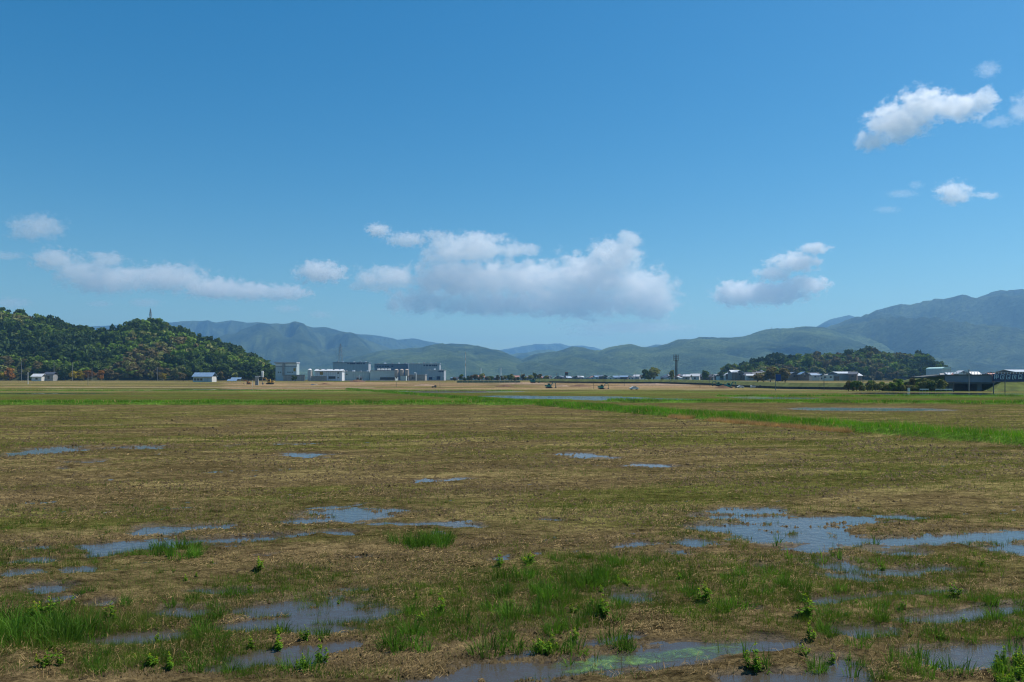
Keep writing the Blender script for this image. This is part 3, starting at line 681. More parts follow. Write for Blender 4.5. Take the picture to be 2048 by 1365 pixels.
zt = PZ(746.5, 630) - gf(630); MB().bar((0, 0, -1), (0, 0, zt), .35, .35, 8).build('pole', M['white'], t); MB().bar((.2, 0, zt), (-1.5, 0, zt), .3, .3, 8).build('arm', M['white'], t)
t = empty('portable_shed', at(718, 585)); tag(t, 'small dark site hut with a white door post below the grey hall', 'hut')
MB().box(-2.0, 2.0, 0, 3, -1, 2.6).build('wall', M['darkconc'], t); MB().prismx([(-.3, 2.5), (1.5, 3.4), (3.3, 2.5)], -2.2, 2.2).build('roof', M['darksteel'], t); MB().box(-.2, .7, -.1, .02, 1.2, 4.6).build('door', M['white'], t)

for hall, n_, yy in (('factory_hall', 6, 5), ('factory_hall.001', 5, 5), ('factory_hall.002', 5, 5), ('factory_annex', 3, 6), ('factory_lean_to', 4, 5), ('factory_shed', 4, 3)):
    e = bpy.data.objects[hall]; wv = [c for c in e.children if c.name.startswith('wall')][0].data.vertices; w = max(v.co.x for v in wv); h = max(v.co.z for v in wv)
    for i in range(n_):
        cx = -w + 2 * w * (i + .5) / n_ + random.uniform(-1, 1); sz = random.uniform(.5, 1.1)
        MB().box(cx - sz, cx + sz, yy - .8, yy + .8, h + .2, h + 1.0 + random.uniform(0, .7)).build('roof_unit', M['offwhite'] if i % 2 else M['steel'], e)
    for i in range(1, 12):
        cx = -w + 2 * w * i / 12; MB().box(cx - .05, cx + .05, -.05, .02, 0, h - .1).build('cladding_joint', M['bluegrey'], e)
# farmhouses on the left
def house(px, Y, w, d, hw, hr, wall, roof, label, group=None, ybase=None, rz=0, name='house', cat='house', rdir=0):
    e = empty(name, at(px, Y, -.3), rz); tag(e, label, cat, group)
    if ybase is not None: e.location.z = PZ(ybase, Y)
    MB().box(-w / 2, w / 2, 0, d, -2, hw).build('wall', wall, e)
    if rdir == 0: MB().prismx([(-.7, hw - .15), (d / 2, hw + hr), (d + .7, hw - .15), (d + .7, hw + .05), (d / 2, hw + hr + .25), (-.7, hw + .05)], -w / 2 - .6, w / 2 + .6).build('roof', roof, e)
    else: MB().prism([(-w / 2 - .7, hw - .15), (0, hw + hr), (w / 2 + .7, hw - .15), (w / 2 + .7, hw + .05), (0, hw + hr + .25), (-w / 2 - .7, hw + .05)], -.6, d + .6).build('roof', roof, e)
    k = max(1, int(w / 4))
    for i in range(k):
        cx = -w / 2 + w * (i + .5) / k; MB().box(cx - .8, cx + .8, -.08, .03, hw * .35, hw * .75).build('window', M['glass'], e)
    return e
house(73, 585, 7.5, 6, 3.6, 2.0, M['wall_w'], M['roof_w'], 'white-roofed farmhouse among bushes at the left hill foot')
house(97, 590, 7.0, 6, 5.2, 1.8, M['wall_g'], M['roof_d'], 'dark-roofed house right of the white-roofed farmhouse at the left')

# village houses
def village(px0, px1, Y0, Y1, n, where, lift=0, roofs=('roof_g', 'roof_d', 'roof_w', 'roof_d', 'roof_g', 'roof_r', 'roof_b')):
    nm = {'roof_g': 'grey-roofed', 'roof_d': 'dark-roofed', 'roof_w': 'pale metal-roofed', 'roof_r': 'red-roofed', 'roof_b': 'blue-roofed'}
    for i in range(n):
        px = px0 + (px1 - px0) * (i + random.uniform(.1, .9)) / n; Y = random.uniform(Y0, Y1); rf = random.choice(roofs)
        wl = random.choice(['wall_w', 'wall_b', 'wall_g', 'wall_b'])
        e = house(px, Y, random.uniform(5.5, 9.5), random.uniform(5, 8), random.uniform(2.4, 4.2), random.uniform(1.2, 2.2), M[wl], M[rf], f'small {nm[rf]} house in the village {where}', f'{nm[rf]} houses {where}', rz=random.uniform(-.6, .6), rdir=random.randrange(2))
        e.location.z += lift * random.random()
village(900, 1045, 950, 1250, 16, 'right of the factory')
village(1045, 1185, 900, 1200, 16, 'in the middle below the long ridge', 1)
village(1185, 1285, 850, 1100, 13, 'left of the rounded olive tree', 1)
village(1325, 1460, 660, 850, 24, 'right of the antenna tower', 1)
village(1460, 1535, 640, 720, 18, 'at the left foot of the small wooded hill', 4, ('roof_g', 'roof_w', 'roof_w', 'roof_d'))
village(1575, 1720, 620, 690, 24, 'below the small wooded hill', 2.5, ('roof_g', 'roof_w', 'roof_d', 'roof_w', 'roof_b'))
village(1885, 2060, 520, 640, 16, 'behind the overpass', 3)
Y = 900
house(957, 900, 14, 8, 3.5, 2.4, M['wall_w'], M['roof_r'], 'wide orange-red roofed house left of the white chimney')
e, w, h = block('warehouse', 1676, 1712, 748, 640, 20, M['wall_g'], 'long pale warehouse with white roof under the small wooded hill', 763)
MB().prismx([(-1, h), (10, h + 1.6), (21, h), (21, h + .3), (10, h + 1.9), (-1, h + .3)], -w - .5, w + .5).build('roof', M['roof_w'], e)
e, w, h = block('arched_hall', 1884, 1902, 739, 650, 25, M['palegreen'], 'pale green arched hall roof behind the overpass', 765)
MB().prism([(-w * math.cos(t * math.pi / 8) * 1.05, h + 2.0 * math.sin(t * math.pi / 8)) for t in range(9)], -.5, 25.5).build('roof', mat('mint_roof', (.42, .60, .55), .5, .4, .4, .1), e)
e, w, h = block('warehouse', 2030, 2090, 745, 480, 20, M['wall_b'], 'brown warehouse with a bright white roof at the right edge', 765)
MB().prismx([(-1, h), (10, h + 1.5), (21, h), (21, h + .3), (10, h + 1.8), (-1, h + .3)], -w - .5, w + .5).build('roof', M['roof_w'], e)

# chimneys, masts, towers
def chimney(px, ytop, Y, r, label, red=False):
    e = empty('chimney', at(px, Y)); tag(e, label, 'chimney'); h = PZ(ytop, Y) - gf(Y)
    MB().bar((0, 0, -1), (0, 0, h * .93), r * 1.2, r, 12).build('shaft', M['white'], e); MB().bar((0, 0, h * .93), (0, 0, h), r * 1.1, r * 1.1, 12).build('rim', M['offwhite'], e)
chimney(961, 737, 800, .75, 'white chimney above the orange-red roof right of the factory')
chimney(1001, 736, 800, .75, 'lone white chimney in the middle of the plain')
e = empty('radio_mast', at(931, 660)); tag(e, 'tall slim pale mast right of the factory', 'mast'); h = PZ(704, 660) - gf(660)
MB().bar((0, 0, -1), (0, 0, h * .5), .42, .34, 8).build('lower_shaft', M['white'], e)
for i in range(5): MB().bar((0, 0, h * (.5 + .1 * i)), (0, 0, h * (.6 + .1 * i)), .30 - .03 * i, .27 - .03 * i, 8).build('banded_section', M['offwhite'] if i % 2 else M['tan'], e)
MB().bar((-1.2, 0, -1), (-1.2, 0, h * .14), .3, .3, 8).build('side_pipe', M['white'], e)
def pylon(px, Y, zb, h, hw, label, arms=3):
    e = empty('pylon', (PX(px, Y), Y, zb)); tag(e, label, 'pylon')
    lev = [0, .25, .45, .62, .76, .88, 1.0]; wd = lambda t: hw * (1 - t) ** .9 + hw * .08
    lg = MB()
    for sx, sy in ((-1, -1), (-1, 1), (1, -1), (1, 1)):
        for a, b in zip(lev[:-1], lev[1:]): lg.bar((sx * wd(a), sy * wd(a), h * a), (sx * wd(b), sy * wd(b), h * b), .16, .16, 4)
    lg.build('leg_frame', M['steel'], e)
    br = MB()
    for a, b in zip(lev[:-1], lev[1:]):
        for sy in (-1, 1):
            br.bar((-wd(a), sy * wd(a), h * a), (wd(b), sy * wd(b), h * b), .09, .09, 4); br.bar((wd(a), sy * wd(a), h * a), (-wd(b), sy * wd(b), h * b), .09, .09, 4)
            br.bar((sy * wd(a), -wd(a), h * a), (sy * wd(b), wd(b), h * b), .09, .09, 4); br.bar((-wd(b), sy * wd(b), h * b), (wd(b), sy * wd(b), h * b), .09, .09, 4)
    br.build('bracing', M['steel'], e)
    for i in range(arms):
        t = .68 + .11 * i; L = hw * (.95 - .12 * i)
        MB().bar((-L, 0, h * t), (L, 0, h * t), .16, .16, 4).bar((-L, 0, h * t), (0, 0, h * (t + .05)), .09, .09, 4).bar((L, 0, h * t), (0, 0, h * (t + .05)), .09, .09, 4).build('cross_arm', M['steel'], e)
pylon(681, 900, gf(900), PZ(688, 900) - gf(900), 3.6, 'grey lattice pylon rising behind the big grey factory hall')
zt = float(ZL(np.array([PX(301, 788)]), np.array([788.]))[0]); pylon(301, 788, zt, PZ(619, 788) - zt, 1.7, 'lattice pylon on top of the wooded hill', 4)
pylon(1543, 4610, PZ(664, 4610), 30, 5, 'tiny pylon on the skyline of the long ridge', 2)
pylon(969, 4640, PZ(704, 4640), 26, 5, 'tiny pylon on the green foothill right of the factory', 2)

e = empty('antenna_tower', at(1352, 445)); tag(e, 'dark monopole antenna tower with a ring platform of antennas', 'antenna tower')
h = PZ(721, 445) - gf(445); top = PZ(709, 445) - gf(445)
MB().bar((0, 0, -1), (0, 0, h), .52, .38, 12).build('pole', M['darksteel'], e); MB().bar((0, 0, h), (0, 0, top), .2, .14, 8).build('top_mast', M['darksteel'], e)
ld = MB().bar((1.05, 0, 3), (1.05, 0, h), .07, .07, 5).bar((.7, 0, 3), (.7, 0, h), .07, .07, 5)
for i in range(14): ld.bar((.35, 0, 3 + i * (h - 3) / 14), (1.05, 0, 3 + i * (h - 3) / 14), .05, .05, 4)
ld.build('ladder', M['darksteel'], e)
pf = MB()
for zz in (h, h + 1.1, h + 2.1):
    for i in range(10):
        a, b = 2 * math.pi * i / 10, 2 * math.pi * (i + 1) / 10; pf.bar((1.35 * math.cos(a), 1.35 * math.sin(a), zz), (1.35 * math.cos(b), 1.35 * math.sin(b), zz), .07, .07, 4)
for i in range(5): a = 2 * math.pi * i / 5; pf.bar((0, 0, h), (1.35 * math.cos(a), 1.35 * math.sin(a), h), .07, .07, 4)
pf.build('ring_platform', M['darksteel'], e)
for i in range(8):
    a = 2 * math.pi * i / 8 + .2; MB().bar((1.4 * math.cos(a), 1.4 * math.sin(a), h - .4), (1.4 * math.cos(a), 1.4 * math.sin(a), h + 2.9 + .4 * (i % 2)), .13, .13, 6).build('antenna', M['darksteel'], e)

def post(px, ytop, ybase, label, name='post', r=.1, m='pole', arm=False, Y=None, group=None):
    Y = Y or YofRow(ybase); e = empty(name, at(px, Y)); tag(e, label, 'pole', group); h = max(PZ(ytop, Y) - gf(Y), .8)
    MB().bar((0, 0, -.5), (0, 0, h), r, r * .75, 6).build('shaft', M[m], e)
    MB().bar((0, 0, h), (0, 0, h + .12), r * 1.1, r * .5, 6).build('cap', M[m], e)
    if arm:
        for k in range(2): MB().bar((-.9, 0, h - .4 - .8 * k), (.9, 0, h - .4 - .8 * k), .06, .06, 4).build('cross_arm', M[m], e)
post(108, 725, 762, 'utility pole with cross arms right of the dark-roofed house', 'utility_pole', .2, arm=True, Y=595)
post(43, 722, 762, 'utility pole near the orange-brown shrub', 'utility_pole', .2, arm=True, Y=597)
post(145, 726, 762, 'utility pole standing at the bright yellow shrub', 'utility_pole', .2, arm=True, Y=597)
post(184, 735, 762, 'thin utility pole between the ochre bushes', 'utility_pole', .16, Y=597)
post(315, 735, 762, 'pale utility pole at the right foot of the hill slope', 'utility_pole', .16, Y=590)
post(56, 745, 769, 'white field post at the left of the plain', r=.16, m='white')
post(176, 749, 771.5, 'slim grey field post in front of the ochre bushes', r=.12)
post(400, 755, 770, 'thin stake in front of the barn', r=.07)
post(505, 762, 774, 'short stake left of the grey sluice post', r=.07, m='white')
for i, (px, yt, yb, lb) in enumerate([(1032, 758, 770, 'thin dark stake left of the teal excavators'), (1111, 764, 777, 'thin dark stake beside the teal digger'), (1187, 766, 778, 'thin dark stake left of the lone teal excavator'),
        (1249, 756, 772, 'thin dark stake above the parked car'), (1400, 763, 777, 'thin dark stake right of the antenna tower'), (1419, 757, 772, 'dark pole at the end of the site track'), (793, 765, 774, 'thin stake below the silos'), (880, 764, 776, 'thin stake below the dark shutter doors')]):
    post(px, yt, yb, lb, 'stake', .07, 'darksteel')
for px, yt, yb, lb in [(1648, 757, 781, 'grey pole right of the blue signboard'), (1703, 757, 781, 'grey pole among the roadside bushes'), (1726, 760, 781, 'thin grey pole left of the overpass bushes'), (1828, 752, 783, 'dark pole at the left end of the overpass'),
        (1907, 764, 785, 'short pole left of the dark underpass'), (1987, 768, 787, 'thick short pole below the lettered panel'), (2010, 749, 786, 'dark pole in front of the lettered panel')]:
    post(px, yt, yb, lb, 'roadside_pole', .12, 'darksteel')
post(1938, 740, 784, 'tall utility pole in front of the overpass girder', 'utility_pole', .16, 'pole', True)

for i in range(14):
    post(1045 + i * 32 + random.uniform(-12, 12), random.uniform(742, 748), 762, 'distant grey utility pole among the village roofs', 'utility_pole', .17, arm=True, Y=random.uniform(600, 760), group='utility poles among the village roofs')
# blue signboard
Y = YofRow(781.5); e = empty('signboard', at(1551, Y)); tag(e, 'dark blue signboard standing on a single grey pole', 'signboard')
hz = PZ(749.5, Y) - gf(Y); hb = PZ(762.5, Y) - gf(Y)
MB().bar((0, 0, -.5), (0, 0, hz), .1, .08, 8).build('pole', M['pole'], e)
b = MB().box(.1, mpx(11, Y), -.05, .05, hb, hz).build('board', mat('blue_board', (.01, .05, .22), .5, .4, 1.5, .1), e)
MB().box(.05, mpx(11, Y) + .05, .06, .1, hb - .05, hz + .05).build('frame', M['steel'], b)

# ------------------------------------------------------------------ machines and vehicles
def excavator(px, ybase, s, paint, label, rz=0, fold=0.0, Y=None):
    Y = Y or YofRow(ybase); e = empty('excavator', at(px, Y, .02), rz); tag(e, label, 'excavator'); e.scale = (s, s, s)
    for sy in (-1, 1):
        t = MB().prism([(-1.6, .15), (-1.35, 0), (1.35, 0), (1.6, .15), (1.7, .42), (1.45, .7), (-1.45, .7), (-1.7, .42)], sy * 1.0 - .25, sy * 1.0 + .25).build('track', M['rubber'], e)
        MB().bar((-1.3, sy * 1.0 - .28, .38), (-1.3, sy * 1.0 + .28, .38), .26, .26, 8).bar((1.3, sy * 1.0 - .28, .38), (1.3, sy * 1.0 + .28, .38), .26, .26, 8).build('sprocket', M['darksteel'], t)
    MB().box(-.9, .9, -.75, .75, .4, .85).build('undercarriage', M['darksteel'], e)
    MB().prism([(-1.9, .95), (-2.05, 1.3), (-1.9, 1.75), (-.9, 1.85), (.1, 1.7), (1.1, 1.45), (1.1, .87), (-1.6, .87)], -1.05, .12).build('body', paint, e)
    MB().prism([(-2.15, .98), (-2.25, 1.3), (-2.1, 1.8), (-1.5, 1.85), (-1.5, .95)], .13, 1.05).build('counterweight', paint, e)
    c = MB().prism([(-.5, .9), (-.5, 2.6), (-.3, 2.75), (.75, 2.7), (1.05, 1.9), (1.1, .9)], .15, 1.02).build('cab', paint, e)
    MB().prism([(-.38, 1.7), (-.38, 2.5), (.66, 2.5), (.9, 1.85), (.9, 1.7)], 1.03, 1.06).prism([(-.38, 1.7), (-.38, 2.5), (.66, 2.5), (.9, 1.85), (.9, 1.7)], .11, .14).build('window', M['glass'], c)
    B0, B1, B2 = (.95, -.1, 1.3), (2.3, -.1, 3.3), (3.9, -.1, 3.15)
    MB().bar(B0, B1, .2, .24, 4).bar(B1, B2, .24, .17, 4).build('boom', paint, e)
    A1 = (4.15 - fold, -.1, .75)
    MB().bar((3.75, -.1, 3.4), A1, .2, .13, 4).build('arm', paint, e)
    MB().bar((1.2, -.1, 1.15), (2.4, -.1, 2.7), .08, .08, 6).build('boom_cylinder', M['steel'], e)
    ax = A1[0]
    MB().prism([(ax + .1, .9), (ax + .2, .5), (ax - .1, .08), (ax - .6, .05), (ax - .75, .35), (ax - .35, .55)], -.5, .3).build('bucket', M['darksteel'], e)
    return e
excavator(540, 769.3, 1.05, M['yellow'], 'yellow excavator with its arm down beside the white drum post', math.pi, .2)
excavator(497, 769.3, .62, M['orange'], 'small orange excavator left of the grey sluice post', math.pi)
excavator(1066, 766.5, .95, M['teal'], 'teal excavator half hidden behind the spoil heaps', 0)
excavator(1098, 777, .72, M['teal'], 'teal excavator working at the stone heap in the middle', .3)
excavator(1203, 779, .64, M['teal'], 'lone teal excavator on a brown heap left of the parked car', 0.0)
excavator(1457, 777.3, .78, M['teal'], 'teal excavator beside the red-brown spoil at the site edge', .15)
excavator(1437, 773, .7, M['teal'], 'teal excavator in the background behind the red-brown spoil', math.pi)
def vehicle(px, ybase, s, paint, label, kind='car', rz=0, Y=None):
    Y = Y or YofRow(ybase); e = empty(kind, at(px, Y, .02), rz); tag(e, label, kind); e.scale = (s, s, s)
    if kind == 'car':
        prof = [(-1.9, .35), (-1.95, .85), (-1.7, 1.0), (-1.25, 1.05), (-.75, 1.5), (.75, 1.55), (1.35, 1.1), (1.85, 1.0), (1.95, .6), (1.9, .3)]
        b = MB().prism(prof, -.75, .75).build('body', paint, e); win = [(-1.05, 1.08), (-.68, 1.44), (.68, 1.48), (1.15, 1.1)]
    elif kind == 'van':
        prof = [(-1.7, .35), (-1.7, 1.75), (-1.55, 1.85), (1.0, 1.85), (1.5, 1.15), (1.75, 1.0), (1.75, .35)]
        b = MB().prism(prof, -.75, .75).build('body', paint, e); win = [(-1.5, 1.15), (-1.5, 1.7), (.95, 1.7), (1.32, 1.15)]
    else:
        b = MB().prism([(.75, .4), (.75, 1.85), (1.45, 1.85), (1.75, 1.1), (1.8, .4)], -.75, .75).build('cab', paint, e); win = [(.9, 1.15), (.9, 1.7), (1.4, 1.7), (1.62, 1.15)]
        MB().box(-1.75, .7, -.78, .78, .62, .72).box(-1.75, .7, -.78, -.74, .72, 1.0).box(-1.75, .7, .74, .78, .72, 1.0).box(-1.75, -1.7, -.74, .74, .72, 1.0).build('load_bed', paint, e)
        MB().box(-1.6, 1.6, -.5, .5, .38, .6).build('chassis', M['darksteel'], e)
    MB().prism(win, -.77, -.74).prism(win, .74, .77).build('window', M['glass'], b)
    for wx in (-1.2, 1.2):
        for sy in (-1, 1):
            w = MB().bar((wx, sy * .55, .3), (wx, sy * .78, .3), .3, .3, 12).build('wheel', M['rubber'], e); MB().bar((wx, sy * .6, .3), (wx, sy * .80, .3), .16, .16, 8).build('hub', M['steel'], w)
    for sy in (-1, 1): MB().box(1.76, 1.93, sy * .55 - .14, sy * .55 + .14, .62, .8).build('headlight', M['white'], e)
    return e
vehicle(1268, 780, .78, M['white'], 'white car parked on the grass in front of the embankment', 'car', .15)
vehicle(1481, 776.8, .72, M['white'], 'white car right of the teal excavator at the site edge', 'car', .1)
vehicle(1506, 776.5, .62, M['offwhite'], 'pale van in front of the dark embankment wall', 'van', .4)
vehicle(1517, 776.5, .62, M['roof_d'], 'dark small truck beside the pale van', 'truck', .2)
vehicle(868, 775.8, .55, M['darksteel'], 'dark small truck on the track below the factory', 'truck', .6)
t = empty('blue_crate_stack', at(628, 400)); t.location.z = PZ(774.5, 400); tag(t, 'blue plastic crate stack on the field below the long white shed', 'crates')
MB().box(-1.7, -.1, 0, 1.2, -1, 1.35).build('crate', M['bluepaint'], t); MB().box(.0, 1.7, 0, 1.2, -1, 1.15).build('crate', M['bluepaint'], t); MB().box(-1.5, 1.4, .1, 1.1, 1.36, 1.6).build('cover', M['offwhite'], t)
# sluice post and drum on a pole
Y = 385; t = empty('sluice_post', at(514, Y)); tag(t, 'thick grey concrete sluice post with a white cap', 'post'); h = PZ(752.5, Y) - gf(Y)
MB().box(-.75, .75, -.5, .5, -.5, h - .7).build('column', M['concrete'], t); MB().box(-.8, .95, -.55, .55, h - .7, h - .25).build('head', M['greyclad'], t); MB().box(-.85, 1.5, -.6, .6, h - .25, h).build('cap', M['white'], t)
Y = 392; t = empty('drum_post', at(525, Y)); tag(t, 'white drum on top of a thin pole behind the excavator arm', 'post'); z0 = PZ(755, Y) - gf(Y); z1 = PZ(743, Y) - gf(Y)
MB().bar((0, 0, -.5), (0, 0, z0), .1, .1, 8).build('pole', M['pole'], t); MB().bar((0, 0, z0), (0, 0, z1), .5, .62, 14).build('drum', M['white'], t); MB().bar((0, 0, z1), (0, 0, z1 + .1), .64, .4, 14).build('lid', M['offwhite'], t)
# blue panels by the track
for px, w, lb in ((463, 3.0, 'blue-grey ground panel left of the earth track'), (471, 3.4, 'blue-grey ground panel nearest the earth track, behind the first')):
    Y = 480 if px == 463 else 500
    t = empty('solar_panel', (PX(px, Y), Y, PZ(764 if px == 463 else 760.5, Y))); tag(t, lb, 'panel')
    MB().prismx([(0, .5), (0, .6), (2.2, 1.7), (2.2, 1.6)], -w, w).build('panel', M['roof_b'], t)
    for sx in (-.8, .8): MB().bar((sx * w, .3, -1.5), (sx * w, .3, .62), .08).build('leg', M['steel'], t); MB().bar((sx * w, 1.9, -1.5), (sx * w, 1.9, 1.45), .08).build('leg', M['steel'], t)

# spoil heaps on the site
def heap(px, Y, w, d, h, m, label):
    r = np.random.default_rng(int(px)); n = 26; u = np.linspace(-1, 1, n); X, Yg = np.meshgrid(u, u)
    rr = np.hypot(X, Yg); Z = np.maximum(1 - rr, 0) ** .8 * h * (.6 + .8 * fbm(X * 3 + px, Yg * 3, 9, 4)) - .1
    i = np.arange(n - 1)[:, None] * n + np.arange(n - 1)[None, :]; f = np.stack([i, i + 1, i + n + 1, i + n], -1).reshape(-1, 4)
    me = npmesh('spoil_heap', np.stack([X.ravel() * w, Yg.ravel() * d, Z.ravel()], 1), f, [m])
    o = bpy.data.objects.new('spoil_heap', me); o.location = at(px, Y); link(o); tag(o, label, 'soil heap')
heap(1010, 345, 5, 3, 1.2, M['rust'], 'dark red-brown soil heap left of the teal excavators')
heap(1160, 350, 6, 3, 1.1, M['rust'], 'brown soil heap between the two front teal excavators')
heap(1125, 352, 4, 3, 1.0, M['earth'], 'tan soil heap right of the middle teal excavator')
heap(1207, 297, 4.2, 2, .45, M['rust'], 'low brown soil heap under the lone teal excavator')
heap(1446, 310, 4, 2.5, 1.3, M['rust'], 'red-brown soil heap left of the teal excavator at the site edge')
heap(715, 520, 6, 4, 2.0, M['rust'], 'reddish soil mound below the white factory door post')
heap(850, 375, 6, 4, 1.0, M['earth'], 'long low brown soil ridge left of the small dark truck')
heap(650, 410, 4, 3, .9, M['rust'], 'small brown soil heap right of the blue crates')
heap(1045, 420, 20, 4, 1.1, M['earth'], 'long tan earth bank behind the teal excavators')
heap(1310, 380, 22, 5, 1.2, M['earth'], 'long tan earth bank below the antenna tower')
# net fence
NET = mat('green_net', (.15, .19, .14), .9, .1, 1, .2)
t = empty('net_fence', at(978, 480)); tag(t, 'long pale green net fence at the back of the construction site', 'fence')
for i in range(13): MB().bar((-20 + i * 3.3, 0, -.5), (-20 + i * 3.3, 0, 1.4), .06, .06, 5).build('post', M['steel'], t)
for i in range(12): MB().box(-19.9 + i * 3.3, -16.8 + i * 3.3, -.02, .02, .1, 1.25).build('panel', NET, t)

# embankment of the line across the plain, with a dark retaining wall at its foot
def path_strip(name, pts, prof, m, kind=None):
    P = np.array(pts, float); n = []
    for i in range(len(P)):
        d = P[min(i + 1, len(P) - 1)] - P[max(i - 1, 0)]; d /= np.linalg.norm(d); n.append((-d[1], d[0]))
    V = []; k = len(prof)
    for (x, y), (nx, ny), in zip(P, n):
        for o, z in prof: V.append((x + nx * o, y + ny * o, gf(y) + z))
    f = [(i * k + j, i * k + j + 1, (i + 1) * k + j + 1, (i + 1) * k + j) for i in range(len(P) - 1) for j in range(k - 1)]
    me = npmesh(name, V, f, [m], smooth=False); o = bpy.data.objects.new(name, me); link(o)
    if kind: tag(o, kind=kind)
    return o
ep = [(PX(a, b), b) for a, b in [(1060, 500), (1140, 470), (1230, 455), (1330, 445), (1420, 390), (1480, 335), (1560, 300), (1660, 275), (1780, 255), (1900, 248)]]
ep2 = []
for (a, b), (c, d) in zip(ep[:-1], ep[1:]):
    for t in range(8): ep2.append((a + (c - a) * t / 8, b + (d - b) * t / 8))
ep2.append(ep[-1])
EMB = mat('embankment_grass', (.070, .085, .025), .95, .1, .35, .45, .5, 0, .3)
path_strip('embankment', ep2, [(.6, -.5), (.62, .7), (1.2, .75), (3.4, 2.3), (7, 2.4), (10, -.5)], EMB, 'structure')
dk = mat('dark_wall', (.050, .050, .046), .9, .2, .5, .4)
e = empty('retaining_wall', (0, 0, 0)); tag(e, 'dark retaining wall along the foot of the grassy embankment', 'wall')
for i in range(4, len(ep2) - 1):
    (a, b), (c, d) = ep2[i], ep2[i + 1]; dx, dy = c - a, d - b; L = math.hypot(dx, dy); nx, ny = -dy / L, dx / L; s = .01
    v = []
    for q, (x, y) in ((s, (a, b)), (1 - s, (a, b))):
        x, y = a + dx * q, b + dy * q
        for o_ in (.05, .5):
            for zz in (-.6, .95): v.append((x + nx * o_, y + ny * o_, gf(y) + zz))
    me = bpy.data.meshes.new('panel'); me.from_pydata(v, [], [(0, 1, 3, 2), (4, 6, 7, 5), (0, 4, 5, 1), (2, 3, 7, 6), (0, 2, 6, 4), (1, 5, 7, 3)]); me.materials.append(dk)
    o = bpy.data.objects.new('panel', me); link(o, e)

# overpass at the right
Y = 236
e = empty('overpass', (PX(1940, Y), Y, PZ(784, Y))); tag(e, 'dark concrete railway overpass with blue girder at the right edge', 'bridge')
def ox(px): return PX(px, Y) - e.location.x
def oz(py): return PZ(py, Y) - e.location.z
MB().prism([(ox(1845), oz(754)), (ox(1886), oz(749.6)), (ox(2140), oz(748)), (ox(2140), oz(750.5)), (ox(1886), oz(752)), (ox(1845), oz(757))], -.3, 7).build('deck', M['darkconc'], e)
MB().prism([(ox(1890), oz(764)), (ox(1890), oz(752.2)), (ox(1984), oz(750.8)), (ox(1984), oz(765))], 0, 6).build('girder', mat('girder_blue_grey', (.13, .17, .23), .6, .4, .3, .25), e)
MB().box(ox(1884), ox(1990), -.5, 6.5, oz(767.5), oz(764.6)).build('bearing_beam', M['darkconc'], e)
rl = MB()
for px in range(1888, 2130, 6): rl.box(ox(px), ox(px) + .08, -.25, -.17, oz(749.2), oz(744.6))
rl.box(ox(1888), ox(2130), -.26, -.16, oz(744.9), oz(744.4)); rl.build('railing', M['white'], e)
for px in (1903, 1960): MB().box(ox(px) - .7, ox(px) + .7, .3, 5.8, -1, oz(767.7)).build('pier', M['darkconc'], e)
MB().prism([(ox(1870), oz(770)), (ox(1902), oz(766)), (ox(1902), -1), (ox(1886), -1)], .6, 5.5).build('wing_wall', M['darkconc'], e)
MB().prism([(ox(1790), oz(770)), (ox(1845), oz(757)), (ox(1889), oz(752.2)), (ox(1889), -1), (ox(1780), -1)], .2, 6).build('approach_embankment', EMB, e)
MB().box(ox(1902), ox(1990), 6.2, 6.8, -1, oz(767)).build('back_wall', M['darksteel'], e)  # dark sheet across the opening, stands for the shade under the bridge
pn = MB().box(ox(1984.5), ox(2140), -.6, -.1, oz(763.4), oz(748.4)).build('lettered_panel', M['navy'], e)
pn['label'] = 'dark blue panel with a row of large white characters'
GL = [[(0, 0, 0, 1), (1, .35, 1, 1), (0, 1, 1, 1), (0, .45, 1, .45), (.5, 0, .5, 1), (.2, .7, .8, .7)],
      [(0, .05, .12, 1), (.12, 1, 1, 1), (1, 1, .85, .05), (0, .05, .85, .05), (.55, .35, .62, .65)],
      [(.05, 0, .1, 1), (.1, 1, 1, 1), (1, 1, .9, .05), (.05, .05, .9, .05), (.4, .35, .8, .35)],
      [(0, .05, .12, .95), (.12, .95, 1, .95), (1, .95, .85, .0), (.0, .05, .35, 0), (.5, .15, .55, .75)],
      [(.05, 0, .1, 1), (.1, 1, .95, 1), (.95, 1, .95, 0), (.05, .15, .95, .15), (.35, .45, .7, .45), (.5, .15, .5, .45)],
      [(0, .05, .1, 1), (.1, 1, 1, 1), (1, 1, .9, .05), (0, .05, .9, .05)], [(.05, 0, .05, 1), (.05, 1, .95, 1), (.95, 1, .95, 0), (.05, .5, .95, .5)]]
for i, gl in enumerate(GL):
    x0 = ox(1986.3 + 11.9 * i); wg, z0, hg = mpx(7.4, Y), oz(758.8), mpx(8.6, Y); m_ = MB()
    for a, b, c, d in gl: m_.bar((x0 + a * wg, -.62, z0 + b * hg), (x0 + c * wg, -.62, z0 + d * hg), .10, .10, 4)
    m_.build('sign_character', M['glyph'], pn)
# grassy abutment slope on the right
v = []; P0 = [(1962, 786), (1972, 779), (1985, 771), (1998, 765), (2140, 763.6), (2300, 763)]
for px, py in P0: v += [(PX(px, Y), Y - .9, PZ(py, Y)), (PX(px, Y - 12) if px > 1980 else PX(px, Y - 4), (Y - 12) if px > 1980 else Y - 4, -.2), (PX(px, Y), Y + 9, PZ(py, Y))]
f = []
for i in range(len(P0) - 1): a = i * 3; f += [(a + 1, a, a + 3, a + 4), (a, a + 2, a + 5, a + 3)]
me = bpy.data.meshes.new('abutment_slope'); me.from_pydata(v, [], f); me.materials.append(mat('abutment_grass', (.075, .095, .022), .95, .1, .4, .45, .5, 0, .3))
o = bpy.data.objects.new('abutment_slope', me); link(o); tag(o, kind='structure')
